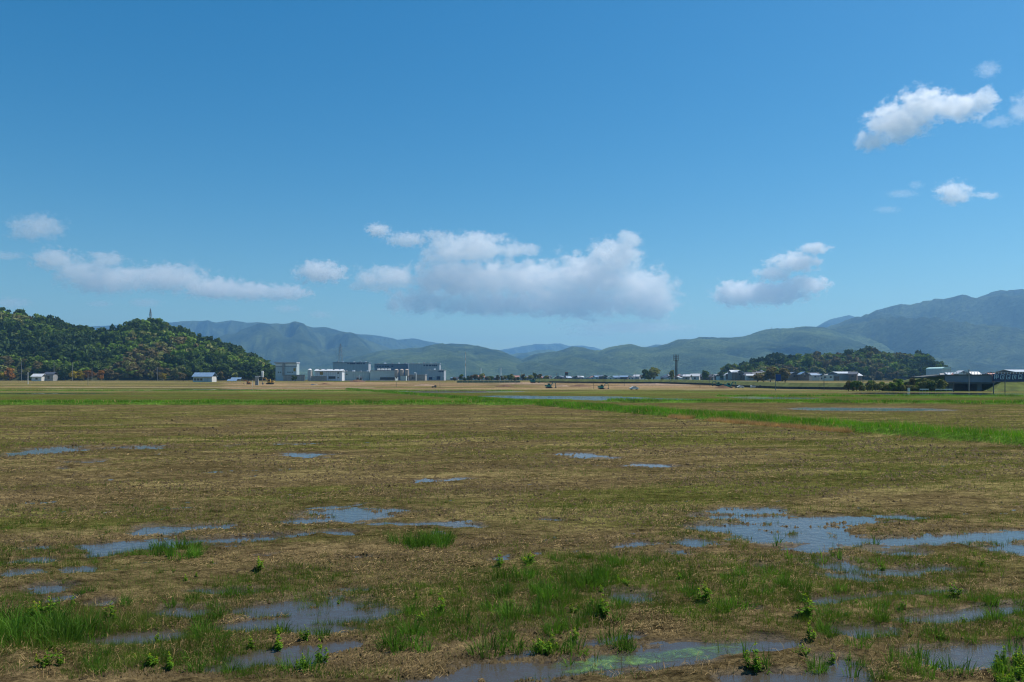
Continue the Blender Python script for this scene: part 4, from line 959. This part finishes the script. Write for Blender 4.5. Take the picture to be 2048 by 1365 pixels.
# guard rails and road
for a, b, lb in ((1840, 1858, 'short white guard rail left of the dark underpass'), (1871, 1905, 'longer white guard rail in front of the dark underpass')):
    Yg = 226; t = empty('guard_rail', at(a, Yg)); tag(t, lb, 'guard rail'); L = mpx(b - a, Yg)
    MB().box(0, L, 0, .08, .55, .85).build('rail', M['white'], t)
    for i in range(4): MB().bar((L * i / 3, .15, -.3), (L * i / 3, .15, .8), .06).build('post', M['steel'], t)
t = empty('marker_box', at(1818, 226)); tag(t, 'small white roadside cabinet left of the guard rails', 'cabinet'); MB().box(-.3, .3, 0, .4, -.2, 1.0).build('case', M['white'], t); MB().box(-.36, .36, -.05, .46, 1.0, 1.1).build('lid', M['offwhite'], t)
t = empty('red_sign', at(1133, 620)); tag(t, 'dark signboard with a red top above the village roofs', 'signboard'); z1 = PZ(745.5, 620) - gf(620); z0 = PZ(751, 620) - gf(620)
MB().box(-1.3, 1.3, -.1, .1, z0, z1).build('board', M['darksteel'], t); MB().box(-1.3, 1.3, -.12, .12, z1, z1 + .3).build('top_strip', M['red'], t); MB().bar((-.6, 0, -1), (-.6, 0, z0), .12).build('leg', M['pole'], t); MB().bar((.6, 0, -1), (.6, 0, z0), .12).build('leg', M['pole'], t)

# ------------------------------------------------------------------ grass, straw and weeds
def blades(x, y, z, L, wd, lean, ang, r, two=False):
    """tapered blades; each one triangle, or a bent strip of two quads' worth of triangles"""
    n = len(x); b = np.stack([x, y, z], 1); side = r.uniform(0, 2 * np.pi, n)
    s = np.stack([np.cos(side), np.sin(side), np.zeros(n)], 1) * (wd / 2)[:, None]
    d = np.stack([np.cos(ang) * np.sin(lean), np.sin(ang) * np.sin(lean), np.cos(lean)], 1)
    if not two:
        v = np.stack([b - s, b + s, b + d * L[:, None]], 1).reshape(-1, 3); return v, np.arange(3 * n).reshape(-1, 3)
    l2 = lean * 2.1 + .15; d2 = np.stack([np.cos(ang) * np.sin(l2), np.sin(ang) * np.sin(l2), np.cos(l2)], 1)
    m1 = b + d * (L * .55)[:, None]; tip = m1 + d2 * (L * .5)[:, None]
    v = np.stack([b - s, b + s, m1 + s * .8, m1 - s * .8, tip], 1).reshape(-1, 3)
    k = np.arange(n)[:, None] * 5
    f = np.concatenate([k + np.array([0, 1, 2]), k + np.array([0, 2, 3]), k + np.array([3, 2, 4])])
    return v, f
def screen_pts(n, py0, py1, r, px0=-120, px1=2170, power=1.0):
    py = py0 + (py1 - py0) * r.uniform(size=n) ** power; Yv = np.interp(-py, -_yt, _Yt); px = r.uniform(px0, px1, n)
    return (px - 1024) / F * Yv, Yv
def stuffobj(name, v, f, m, label, cat):
    me = npmesh(name, v, f, [m]); o = bpy.data.objects.new(name, me); link(o); tag(o, label, cat, kind='stuff')
ROT = R(14)
def sward(n, py0, py1, seed, m, name, label, cat, L0, L1, wd, thr, bias, spread=2):
    r = np.random.default_rng(seed); x, y = screen_pts(n, py0, py1, r)
    uu, vv = x * math.cos(ROT) + y * math.sin(ROT), -x * math.sin(ROT) + y * math.cos(ROT)
    px = 1024 + F * x / y
    q = fbm(uu * .12, vv * .35, 21, 4) * .5 + fbm(uu * .7, vv * 1.4, seed + 5, 4) * .5 + bias * sstep(900, 1900, px)
    P = puddle(x, y); z = ground_z(x, y, P)
    k = (r.uniform(size=n) < sstep(thr - .06, thr + .10, q)) & (z > -.012) & (bank(x, y) < .05)
    x, y, z = x[k], y[k], z[k]; n = len(x); sc_ = np.clip(y / 16, .8, 3.0)
    v, f = blades(x, y, z - .01, r.uniform(L0, L1, n) * sc_ ** .6, wd * sc_ ** 1.1 * r.uniform(.6, 1.3, n), r.uniform(.05, .8, n), r.uniform(0, 6.28, n), r)
    stuffobj(name, v, f, m, label, cat)
sward(170000, 815, 1300, 301, GRASS_O, 'field_grass', 'short olive grass growing through the muddy rice field', 'grass', .04, .10, .007, .50, .10)
sward(110000, 850, 1365, 302, GRASS_D, 'green_grass', 'thin fresh green grass sprouting between the puddles', 'grass', .04, .14, .006, .53, .02)
def straw_litter(n, py0, py1, seed):
    r = np.random.default_rng(seed); x, y = screen_pts(n, py0, py1, r)
    q = fbm(x * .5, y * 1.1, seed + 9, 4); P = puddle(x, y); z = ground_z(x, y, P)
    k = (r.uniform(size=n) < sstep(.46, .66, q)) & (z > .003) & (bank(x, y) < .05); x, y, z = x[k], y[k], z[k]; n = len(x)
    L = r.uniform(.02, .075, n) * np.clip(y / 14, .7, 2.2); w = r.uniform(.003, .008, n) * np.clip(y / 12, .7, 3.0); a = r.normal(ROT, 1.0, n)
    d = np.stack([np.cos(a), np.sin(a), np.abs(r.normal(0, .35, n))], 1) * (L / 2)[:, None]; s = np.stack([-np.sin(a), np.cos(a), r.normal(.3, .5, n)], 1) * (w / 2)[:, None]
    c = np.stack([x, y, z + .018], 1)
    v = np.stack([c - d - s, c - d + s, c + d + s, c + d - s], 1).reshape(-1, 3)
    stuffobj('straw_litter', v, np.arange(4 * n).reshape(-1, 4), M['straw'], 'pale dry rice straw scattered over the mud', 'straw')
straw_litter(150000, 818, 1365, 401)

def clods(n, py0, py1, seed):
    r = np.random.default_rng(seed); x, y = screen_pts(n, py0, py1, r)
    q = fbm(x * .35, y * .6, seed, 4); P = puddle(x, y); z = ground_z(x, y, P)
    k = (r.uniform(size=n) < sstep(.40, .62, q)) & (z > -.005) & (bank(x, y) < .05); x, y, z = x[k], y[k], z[k]; n = len(x)
    s = r.uniform(.010, .034, n) * np.clip(y / 16, .8, 2.4); a0 = r.uniform(0, 6.28, n); V = []
    for j in range(3):
        a = a0 + j * 2.094 + r.normal(0, .25, n); V.append(np.stack([x + s * 1.5 * np.cos(a), y + s * 1.5 * np.sin(a), z - .012], 1))
    V.append(np.stack([x + s * r.normal(0, .4, n), y + s * r.normal(0, .4, n), z + s * r.uniform(.6, 1.5, n)], 1))
    v = np.stack(V, 1).reshape(-1, 3); i = np.arange(n)[:, None] * 4
    f = np.concatenate([i + np.array(t) for t in ((0, 1, 3), (1, 2, 3), (2, 0, 3))])
    stuffobj('soil_clods', v, f, CLOD, 'small brown clods of turned soil all over the field', 'soil')
CLOD = leafmat('soil_clod', (.088, .066, .032), 2.0, .5, 0.0)
clods(110000, 818, 1365, 451)
def bank_grass(n, seed, m, name, label, L0, L1, which=None):
    r = np.random.default_rng(seed); X, Yv, hh = [], [], []
    for bi, (pts, hw, ht) in enumerate(BANKS):
        for (ax, ay), (bx, by) in zip(pts[:-1], pts[1:]):
            L = math.hypot(bx - ax, by - ay); yc = max(min(ay, by), 30); k = int(n * L / 100 * (60 / max(yc, 45)) ** 1.2)
            t = r.uniform(size=k); o = r.normal(0, hw * .55, k); nx, ny = -(by - ay) / L, (bx - ax) / L
            X.append(ax + (bx - ax) * t + nx * o); Yv.append(ay + (by - ay) * t + ny * o); hh.append(np.full(k, hw))
    x, y = np.concatenate(X), np.concatenate(Yv); b = bank(x, y); k = (b > .03) & (y > 6); x, y, b = x[k], y[k], b[k]; n = len(x)
    lump = fbm(x * .35, y * .35, 71, 3); z = ground_z(x, y)
    sc_ = np.clip(y / 45, .8, 2.4)
    v, f = blades(x, y, z - .03, r.uniform(L0, L1, n) * (.45 + 1.2 * lump), .022 * sc_ * r.uniform(.6, 1.4, n), r.uniform(.05, .75, n), r.uniform(0, 6.28, n), r)
    stuffobj(name, v, f, m, label, 'grass')
bank_grass(34000, 501, GRASS_B, 'bank_grass', 'lush bright green grass on the banks between the fields', .22, .50)
bank_grass(2200, 502, GRASS_R, 'dry_bank_grass', 'dry tan grass stems mixed into the green banks', .25, .50)
# dead orange grass along the near side of the slanting bank
r = np.random.default_rng(511); n = 26000; t = r.uniform(size=n); ax, ay, bx, by = 4, 99, 26, 37
L = math.hypot(bx - ax, by - ay); nx, ny = -(by - ay) / L, (bx - ax) / L; o = -1.9 + r.normal(0, .25, n)
side = -1 if nx > 0 else 1
x, y = ax + (bx - ax) * t + nx * o * (1 if nx > 0 else -1), ay + (by - ay) * t + ny * o * (1 if nx > 0 else -1)
px = 1024 + F * x / y; pat = fbm(t * 22, t * 0 + 3, 8, 3)
k = (px > 1335) & (px < 1800) & (pat > .42 - .25 * sstep(1480, 1560, px) * (1 - sstep(1640, 1700, px))); x, y = x[k], y[k]; n = len(x)
v, f = blades(x, y, ground_z(x, y) - .02, r.uniform(.20, .42, n), .026 * r.uniform(.6, 1.4, n), r.uniform(.05, .8, n), r.uniform(0, 6.28, n), r)
stuffobj('dead_grass', v, f, GRASS_R, 'strip of dead orange-brown grass along the slanting bank', 'grass')

def loose_clumps(n, py0, py1, seed):
    r = np.random.default_rng(seed); x, y = screen_pts(n, py0, py1, r, power=.8)
    px, py = 1024 + F * x / y, YH + H * F / y; q = fbm(x * .55, y * .9, seed, 4)
    for cx, cy_, rx, ry, w in ((1040, 1215, 330, 110, .17), (1650, 1220, 420, 80, .09), (80, 1270, 180, 60, .16), (330, 1105, 90, 18, .12), (850, 1085, 80, 24, .12), (1850, 1290, 260, 70, .07), (350, 1270, 400, 60, .02)):
        q = q + w * np.clip(1.4 - np.hypot((px - cx) / rx, (py - cy_) / ry), 0, 1)
    z = ground_z(x, y); k = (r.uniform(size=n) < sstep(.47, .68, q)) & (z > -.02) & (bank(x, y) < .05); x, y, z = x[k], y[k], z[k]; n = len(x)
    nb = 13; x, y, z = (np.repeat(a, nb) for a in (x, y, z)); rad = np.repeat(r.uniform(.02, .11, n), nb); Lc = np.repeat(r.uniform(.06, .17, n), nb)
    a = r.uniform(0, 6.28, n * nb); d = rad * np.sqrt(r.uniform(size=n * nb))
    v, f = blades(x + d * np.cos(a), y + d * np.sin(a), z - .015, Lc * r.uniform(.3, 1.1, n * nb), .007 * r.uniform(.6, 1.2, n * nb) * np.clip(y / 12, .8, 1.6), np.abs(r.normal(.3, .3, n * nb)), a, r)
    stuffobj('loose_grass', v, f, LOOSE, 'small loose grass clumps dotted over the muddy foreground', 'grass')
LOOSE = leafmat('grass_blade_mixed', (.105, .155, .024), 1.2, .5, .4)
loose_clumps(34000, 1010, 1365, 321)
def dead_stems(n, seed):
    r = np.random.default_rng(seed); x, y = screen_pts(n, 1000, 1365, r, power=.8); z = ground_z(x, y); q = fbm(x * .8, y * 1.2, seed, 3)
    k = (q > .48) & (z > -.015) & (bank(x, y) < .05); x, y, z = x[k], y[k], z[k]; n = len(x)
    v, f = blades(x, y, z - .01, r.uniform(.05, .22, n), .006 * r.uniform(.6, 1.4, n), np.abs(r.normal(.7, .4, n)), r.uniform(0, 6.28, n), r, True)
    stuffobj('dead_stems', v, f, M['straw'], 'bent dead stems and stubble standing in the muddy foreground', 'stubble')
dead_stems(16000, 333)
# tufts that stand out one by one
def tuft_mesh(seed, n, Lmax, spread, m, wd=.009):
    r = np.random.default_rng(seed); a = r.uniform(0, 6.28, n); q = spread * np.sqrt(r.uniform(size=n))
    v, f = blades(q * np.cos(a), q * np.sin(a), np.full(n, -.03), r.uniform(.2, 1, n) ** 1.2 * Lmax, wd * r.uniform(.5, 1.2, n), np.abs(r.normal(.22, .30, n)), a + r.normal(0, .5, n), r, True)
    return npmesh('grass_tuft', v, f, [m])
TUFT = [tuft_mesh(600 + i, (110, 90, 150, 70)[i % 4], .30, (.12, .10, .18, .07)[i % 4], GRASS_D) for i in range(8)]
REED = [tuft_mesh(640 + i, 22, .42, .05, GRASS_D, .016) for i in range(3)]
TBR = [tuft_mesh(660 + i, 80, .22, .14, leafmat('grass_blade_yellowing_%d' % i, (.10, .13, .022), 2, .4, .4)) for i in range(3)]
def scatter(zone, n, meshes, s0, s1, name, label, cat, group, seed, zmin=-.02):
    x0, x1, y0, y1 = zone; r = random.Random(seed)
    for i in range(n):
        for _ in range(12):
            px, py = r.uniform(x0, x1), r.uniform(y0, y1); Y = YofRow(py); X = PX(px, Y)
            z = float(ground_z(np.array([X]), np.array([Y]))[0])
            if z > zmin: break
        else: z = max(z, -.03)
        o = bpy.data.objects.new(name, r.choice(meshes)); o.location = (X, Y, z - .005); s = r.uniform(s0, s1); o.rotation_euler = (r.uniform(-.1, .1), r.uniform(-.1, .1), r.uniform(0, 6.28))
        o.scale = (s * r.uniform(.9, 1.2), s * r.uniform(.9, 1.2), s); link(o)
        t = (s - s0) / (s1 - s0); tag(o, ('low ' if t < .33 else 'middling ' if t < .67 else 'tall ') + label, cat, group)
def tufts(zone, n, s0, s1, where, seed, meshes=None, look='green grass tuft', zmin=-.012):
    scatter(zone, n, meshes or TUFT, s0, s1, 'grass_tuft', f'{look} {where}', 'grass tuft', f'{look}s {where}', seed, zmin)
tufts((-10, 185, 1240, 1300), 26, 1.0, 1.5, 'in the dense patch at the lower left corner', 1)
tufts((275, 400, 1095, 1118), 14, .8, 1.2, 'in the patch below the left blue puddles', 2)
tufts((800, 895, 1080, 1102), 13, .9, 1.3, 'in the upright patch left of the centre', 3)
tufts((1040, 1350, 1118, 1140), 16, .6, 1.0, 'in the long row across the centre foreground', 4)
tufts((960, 1220, 1150, 1210), 26, .8, 1.3, 'in the upper half of the centre clump', 5)
tufts((780, 1270, 1215, 1310), 52, .7, 1.2, 'in the lower half of the centre clump', 6)
tufts((1370, 1620, 1150, 1240), 22, .6, 1.0, 'right of the centre clump', 7)
tufts((1640, 2048, 1180, 1290), 34, .5, .9, 'between the long puddles at the right', 8)
tufts((1600, 2048, 1300, 1365), 16, .6, 1.0, 'at the lower right corner', 9)
tufts((150, 700, 1190, 1350), 34, .5, 1.0, 'among the dark puddles at the lower left', 10)
tufts((0, 700, 1110, 1190), 18, .4, .7, 'in the mud left of the centre', 11, TBR, 'yellowing grass tuft')
tufts((1350, 1950, 1040, 1150), 22, .4, .8, 'among the blue puddles at the right', 12, TBR, 'yellowing grass tuft')
tufts((1500, 1800, 1085, 1140), 9, .6, .9, 'standing in the blue puddles at the right', 13, REED, 'reed clump', -.06)
tufts((1480, 1960, 1310, 1360), 8, .6, .9, 'standing at the water of the lower right corner', 14, REED, 'reed clump', -.06)
tufts((1000, 1200, 1320, 1350), 2, .6, .8, 'standing in the algae pool', 15, REED, 'reed clump', -.06)

# leafy weeds: stem, leaves and a yellow-green top
def weed_meshes(seed, h, n):
    r = np.random.default_rng(seed); stem = MB(); tops = []; V = []; Fc = []; off = 0
    shoots = [(0, 0, h)] + [(r.uniform(-.13, .13), r.uniform(-.13, .13), h * r.uniform(.4, .85)) for _ in range(5)]
    def leaf(p, a, L, tilt):
        nonlocal off
        d = np.array([math.cos(a) * math.cos(tilt), math.sin(a) * math.cos(tilt), math.sin(tilt)]); s = np.array([-math.sin(a), math.cos(a), 0]) * L * .30
        pts = [p, p + d * L * .45 + s, p + d * L + np.array([0, 0, -.2 * L]), p + d * L * .45 - s]
        return pts
    leaves, tip = [], []
    for x, y, hh in shoots:
        stem.bar((x * .3, y * .3, -.03), (x, y, hh), .005, .003, 4)
        for i in range(n):
            t = r.uniform(.12, 1); leaves.append(leaf(np.array([x * (.3 + .7 * t), y * (.3 + .7 * t), hh * t]), r.uniform(0, 6.28), .085 * (1.15 - .5 * t) * r.uniform(.7, 1.3), r.uniform(-.2, .7)))
        for i in range(7): tip.append(leaf(np.array([x, y, hh * r.uniform(.9, 1.05)]), r.uniform(0, 6.28), .035 * r.uniform(.7, 1.3), r.uniform(.1, 1.2)))
    def pack(ls, nm, m): v = np.array(ls).reshape(-1, 3); return npmesh(nm, v, np.arange(len(v)).reshape(-1, 4), [m])
    sm = bpy.data.meshes.new('stem'); sm.from_pydata(stem.v, [], stem.f); sm.materials.append(WEED)
    return sm, pack(leaves, 'foliage', WEED), pack(tip, 'flower_head', WEED_T)
WM = [weed_meshes(700 + i, (.28, .20, .30, .24)[i], (16, 13, 18, 12)[i]) for i in range(4)]
def weed(px, py, s, label, group=None):
    Y = YofRow(py); X = PX(px, Y); z = float(ground_z(np.array([X]), np.array([Y]))[0])
    e = empty('leafy_weed', (X, Y, max(z, -.01)), random.uniform(0, 6.28)); tag(e, label, 'weed', group); s *= .78; e.scale = (s * random.uniform(.8, 1.1), s * random.uniform(.8, 1.1), s * random.uniform(.9, 1.4)); sm = random.choice(WM)
    for nm, me in zip(('stem', 'foliage', 'flower_head'), sm):
        o = link(bpy.data.objects.new(nm, me), e)
        if nm != 'stem': o['kind'] = 'stuff'
for px, py, s, lb in [(95, 1340, .9, 'leafy bright green weed in the bottom left corner'), (100, 1235, 1.1, 'tall yellow-topped weed above the dense grass patch at the left'), (68, 1245, 1.1, 'leafy weed rising left behind the dense grass patch'),
        (222, 1243, 1.0, 'bushy weed right of the dense grass patch'), (300, 1340, .8, 'leafy weed alone on mud near the bottom left'), (338, 1345, .6, 'small leafy weed at the foot of the lone bottom left weed'),
        (517, 1148, .9, 'slim weed beside the small puddle left of the centre'), (555, 1300, .8, 'bright weed on the strip between the dark puddles'), (555, 1272, .6, 'small weed at the edge of the large dark puddle'),
        (610, 1285, .6, 'small bright weed right of the strip weed'), (640, 1328, .9, 'leafy weed near the bottom, left of the centre clump'), (605, 1345, .7, 'low weed at the bottom edge left of centre'), (1060, 1135, 1.3, 'tall weed standing out at the top of the centre clump'),
        (1000, 1140, 1.0, 'yellow-green weed left of the tall centre weed'), (880, 1235, .9, 'leafy weed at the left of the centre clump'), (1080, 1312, 1.0, 'bright weed at the water edge above the algae'), (1105, 1305, .8, 'second bright weed at the water edge above the algae'),
        (1150, 1290, .7, 'leafy weed right above the algae pool'), (1205, 1240, .9, 'weed in the right part of the centre clump'), (1410, 1210, 1.2, 'dark leafy weed right of the centre clump'), (1610, 1240, 1.2, 'bushy weed at the middle of the right foreground'),
        (1620, 1285, .8, 'bright slim weed near the right end of the algae pool'), (1605, 1320, .7, 'young upright weed on the small mud island'), (1510, 1345, 1.0, 'tall weed on the mud island at the bottom'), (1910, 1200, .8, 'weed beside the long puddle at the right'),
        (500, 1190, .6, 'small weed above the large dark puddle')]:
    weed(px, py, s, lb)
r = random.Random(9)
for i in range(16): weed(r.uniform(780, 1300), r.uniform(1160, 1310), r.uniform(.35, .6), 'small leafy weed among the grass of the centre clump', 'small weeds in the centre clump')
for i in range(24): weed(r.uniform(1985, 2070), r.uniform(1325, 1385), r.uniform(.4, .65), 'bright leafy weed in the dense patch at the bottom right corner', 'weeds in the bottom right corner')
for i in range(12): weed(r.uniform(0, 700), r.uniform(1130, 1350), r.uniform(.3, .6), 'small leafy weed scattered over the left foreground mud', 'small weeds on the left')
for i in range(12): weed(r.uniform(1350, 2000), r.uniform(1130, 1340), r.uniform(.3, .6), 'small leafy weed scattered over the right foreground mud', 'small weeds on the right')

# algae film on the pool at the bottom
def algae():
    m = bpy.data.materials.new('algae_film'); m.use_nodes = True; N, L = m.node_tree.nodes, m.node_tree.links; p = N['Principled BSDF']
    geo = N.new('ShaderNodeNewGeometry'); nz = N.new('ShaderNodeTexNoise'); nz.inputs['Scale'].default_value = 4.2; nz.inputs['Detail'].default_value = 10; nz.inputs['Roughness'].default_value = .78; nz.inputs['Distortion'].default_value = .6
    L.new(geo.outputs['Position'], nz.inputs['Vector'])
    cr = N.new('ShaderNodeValToRGB'); cr.color_ramp.elements[0].position = .40; cr.color_ramp.elements[0].color = (.05, .11, .06, 1); cr.color_ramp.elements[1].position = .66; cr.color_ramp.elements[1].color = (.16, .25, .035, 1)
    L.new(nz.outputs[0], cr.inputs[0]); L.new(cr.outputs[0], p.inputs['Base Color']); p.inputs['Roughness'].default_value = .25
    at_ = N.new('ShaderNodeAttribute'); at_.attribute_name = 'Col'
    r = N.new('ShaderNodeMapRange'); r.inputs['From Min'].default_value = .40; r.inputs['From Max'].default_value = .64; L.new(nz.outputs[0], r.inputs['Value'])
    x = N.new('ShaderNodeMath'); x.operation = 'MULTIPLY'; L.new(r.outputs[0], x.inputs[0]); L.new(at_.outputs['Fac'], x.inputs[1]); L.new(x.outputs[0], p.inputs['Alpha'])
    n, k = 60, 14; V = []; C = []
    for j in range(k):
        for i in range(n):
            t, s = i / (n - 1), j / (k - 1) * 2 - 1
            px = 1100 + 420 * t; py = 1338 - 44 * t + s * (15 + 3 * math.sin(t * 9)); Y = YofRow(py)
            V.append((PX(px, Y), Y, .004)); a = min(1, 6 * t, 3.0 * (1 - t)) * min(1, 3.2 * (1 - abs(s))); C.append((a, a, a, 1))
    i = np.arange(k - 1)[:, None] * n + np.arange(n - 1)[None, :]; f = np.stack([i, i + n, i + n + 1, i + 1], -1).reshape(-1, 4)
    me = npmesh('algae_film', V, f, [m], cols=C); o = bpy.data.objects.new('algae_film', me); link(o); tag(o, 'bright green algae film floating on the pool at the bottom', 'algae', kind='stuff')
algae()

# ------------------------------------------------------------------ clouds: closed boxes filled with shaped, noisy vapour
def cloud(D, blobs, dens, ns, label, soft=.42, amp=3.1):
    k = D / F
    x0 = min(b[0] - b[2] for b in blobs); x1 = max(b[0] + b[2] for b in blobs); y0 = min(b[1] - b[3] for b in blobs); y1 = max(b[1] + b[3] for b in blobs)
    cx, cz = ((x0 + x1) / 2 - 1024) * k, H + (YH - (y0 + y1) / 2) * k
    hx, hz = (x1 - x0) / 2 * k * 1.22, (y1 - y0) / 2 * k * 1.3
    ty = max(max(b[2] * .12 + b[3] * .6 for b in blobs) * k * 1.3, 30)
    o = MB().box(-hx, hx, -ty, ty, -hz, hz)
    m = bpy.data.materials.new('cloud_vapour'); m.use_nodes = True; t = m.node_tree; N, L = t.nodes, t.links
    N.remove(N['Principled BSDF']); pv = N.new('ShaderNodeVolumePrincipled'); L.new(pv.outputs[0], N['Material Output'].inputs['Volume'])
    pv.inputs['Color'].default_value = (1, 1, 1, 1); pv.inputs['Anisotropy'].default_value = .35
    o = o.build('cloud', m); o.location = (cx, D, cz); tag(o, label, 'cloud')
    tc = N.new('ShaderNodeTexCoord'); size = max(b[3] for b in blobs) * k
    nz = N.new('ShaderNodeTexNoise'); nz.inputs['Scale'].default_value = 1.35 * ns / size; nz.inputs['Detail'].default_value = 9; nz.inputs['Roughness'].default_value = .72
    mp = N.new('ShaderNodeMapping'); mp.inputs['Location'].default_value = (cx * .37, cz * .7, cx); mp.inputs['Scale'].default_value = (.8, .8, 1.1)
    L.new(tc.outputs['Object'], mp.inputs['Vector']); L.new(mp.outputs[0], nz.inputs['Vector'])
    last = None
    for bx, by, rx, ry in blobs:
        sb = N.new('ShaderNodeVectorMath'); sb.operation = 'SUBTRACT'; sb.inputs[1].default_value = ((bx - 1024) * k - cx, 0, H + (YH - by) * k - cz); L.new(tc.outputs['Object'], sb.inputs[0])
        mu = N.new('ShaderNodeVectorMath'); mu.operation = 'MULTIPLY'; mu.inputs[1].default_value = (1 / (rx * k), 1 / ((rx * .12 + ry * .6) * k), 1 / (ry * k)); L.new(sb.outputs[0], mu.inputs[0])
        ln = N.new('ShaderNodeVectorMath'); ln.operation = 'LENGTH'; L.new(mu.outputs[0], ln.inputs[0])
        if last is None: last = ln.outputs['Value']
        else:
            mi = N.new('ShaderNodeMath'); mi.operation = 'SMOOTH_MIN'; mi.inputs[2].default_value = .25; L.new(last, mi.inputs[0]); L.new(ln.outputs['Value'], mi.inputs[1]); last = mi.outputs[0]
    a = N.new('ShaderNodeMath'); a.operation = 'MULTIPLY_ADD'; L.new(nz.outputs[0], a.inputs[0]); a.inputs[1].default_value = amp; a.inputs[2].default_value = 1.02 - amp * .5
    b = N.new('ShaderNodeMath'); b.operation = 'SUBTRACT'; L.new(a.outputs[0], b.inputs[0]); L.new(last, b.inputs[1])
    r = N.new('ShaderNodeMapRange'); r.interpolation_type = 'SMOOTHSTEP'; r.inputs['From Min'].default_value = 0; r.inputs['From Max'].default_value = soft; r.inputs['To Max'].default_value = dens
    r.inputs['To Max'].default_value = dens * 1.0
    L.new(b.outputs[0], r.inputs['Value']); L.new(r.outputs[0], pv.inputs['Density'])
cloud(13000, [(770,557,75,26),(722,572,28,11),(940,497,95,32),(890,512,55,24),(1035,500,48,17),(930,560,130,45),(1050,560,110,42),(1225,515,62,40),(1258,483,28,24),(1180,555,110,50),(1275,580,80,48),(850,606,90,28),(1000,608,160,26),(1150,604,170,36),(1300,600,62,46)], .0050, 1.8, 'large white cumulus bank with grey base above the middle of the plain')
cloud(5600, [(757,461,28,15)], .018, 1.6, 'tiny puff of cloud left above the large cumulus bank')
cloud(5800, [(815,480,48,16),(868,470,30,11)], .013, 1.6, 'small flat cloud just above the left part of the cumulus bank')
cloud(7800, [(643,545,54,24),(625,538,30,16)], .013, 1.6, 'small compact cloud left of the large cumulus bank')
cloud(9500, [(112,520,50,26),(160,545,60,24),(215,560,100,30),(212,520,42,18),(330,556,95,30),(375,541,28,12)], .0062, 1.6, 'long white cloud drifting above the wooded hill')
cloud(9600, [(430,578,70,24),(500,583,70,20),(570,586,62,17)], .009, 1.6, 'flat cloud trailing right from the long cloud at the left')
cloud(5600, [(75,455,60,28),(50,468,40,16)], .006, 1.4, 'soft greyish cloud alone at the upper left above the long cloud')
cloud(9000, [(0,512,60,9),(20,607,45,13)], .004, 1.4, 'faint cloud wisps at the left edge')
cloud(10500, [(1475,588,54,28),(1540,588,88,25),(1610,570,56,20),(1590,525,54,22),(1630,497,34,14),(1548,548,40,17)], .012, 1.6, 'slanting white cloud above the long ridge at the right')
cloud(3400, [(1742,285,36,22),(1795,245,62,42),(1850,210,58,36),(1920,215,62,28),(1970,198,30,22)], .020, 1.6, 'bright white cloud high at the upper right')
cloud(3300, [(1975,140,26,18)], .006, 1.4, 'thin wisp above the bright cloud at the upper right')
cloud(3400, [(2042,218,26,30),(1998,245,36,12)], .006, 1.4, 'thin cloud scrap at the right edge beside the bright cloud')
cloud(4500, [(1908,386,36,25),(1972,392,26,9)], .016, 1.5, 'small white cloud below the bright cloud at the right')
cloud(4500, [(1805,388,36,9),(1775,420,30,8),(1832,370,16,9)], .005, 1.4, 'thin slanting cloud wisps left of the small cloud at the right')
cloud(13500, [(575,618,32,9),(640,630,26,9),(290,606,36,10),(200,608,30,7)], .003, 1.4, 'faint low cloud scraps just above the far range')
cloud(13200, [(1250,655,140,14),(1180,668,60,7)], .0022, 1.4, 'faint low cloud veil under the right part of the cumulus bank')

# ------------------------------------------------------------------ haze
m = bpy.data.materials.new('air_haze'); m.use_nodes = True; N = m.node_tree.nodes; N.remove(N['Principled BSDF'])
pv = N.new('ShaderNodeVolumePrincipled'); m.node_tree.links.new(pv.outputs[0], N['Material Output'].inputs['Volume'])
pv.inputs['Color'].default_value = (.28, .60, 1.0, 1); pv.inputs['Density'].default_value = 1.15e-4; pv.inputs['Anisotropy'].default_value = 0.35
hz = MB().box(-14000, 14000, -700, 12400, -12, 690).build('haze', m); tag(hz, kind='stuff')
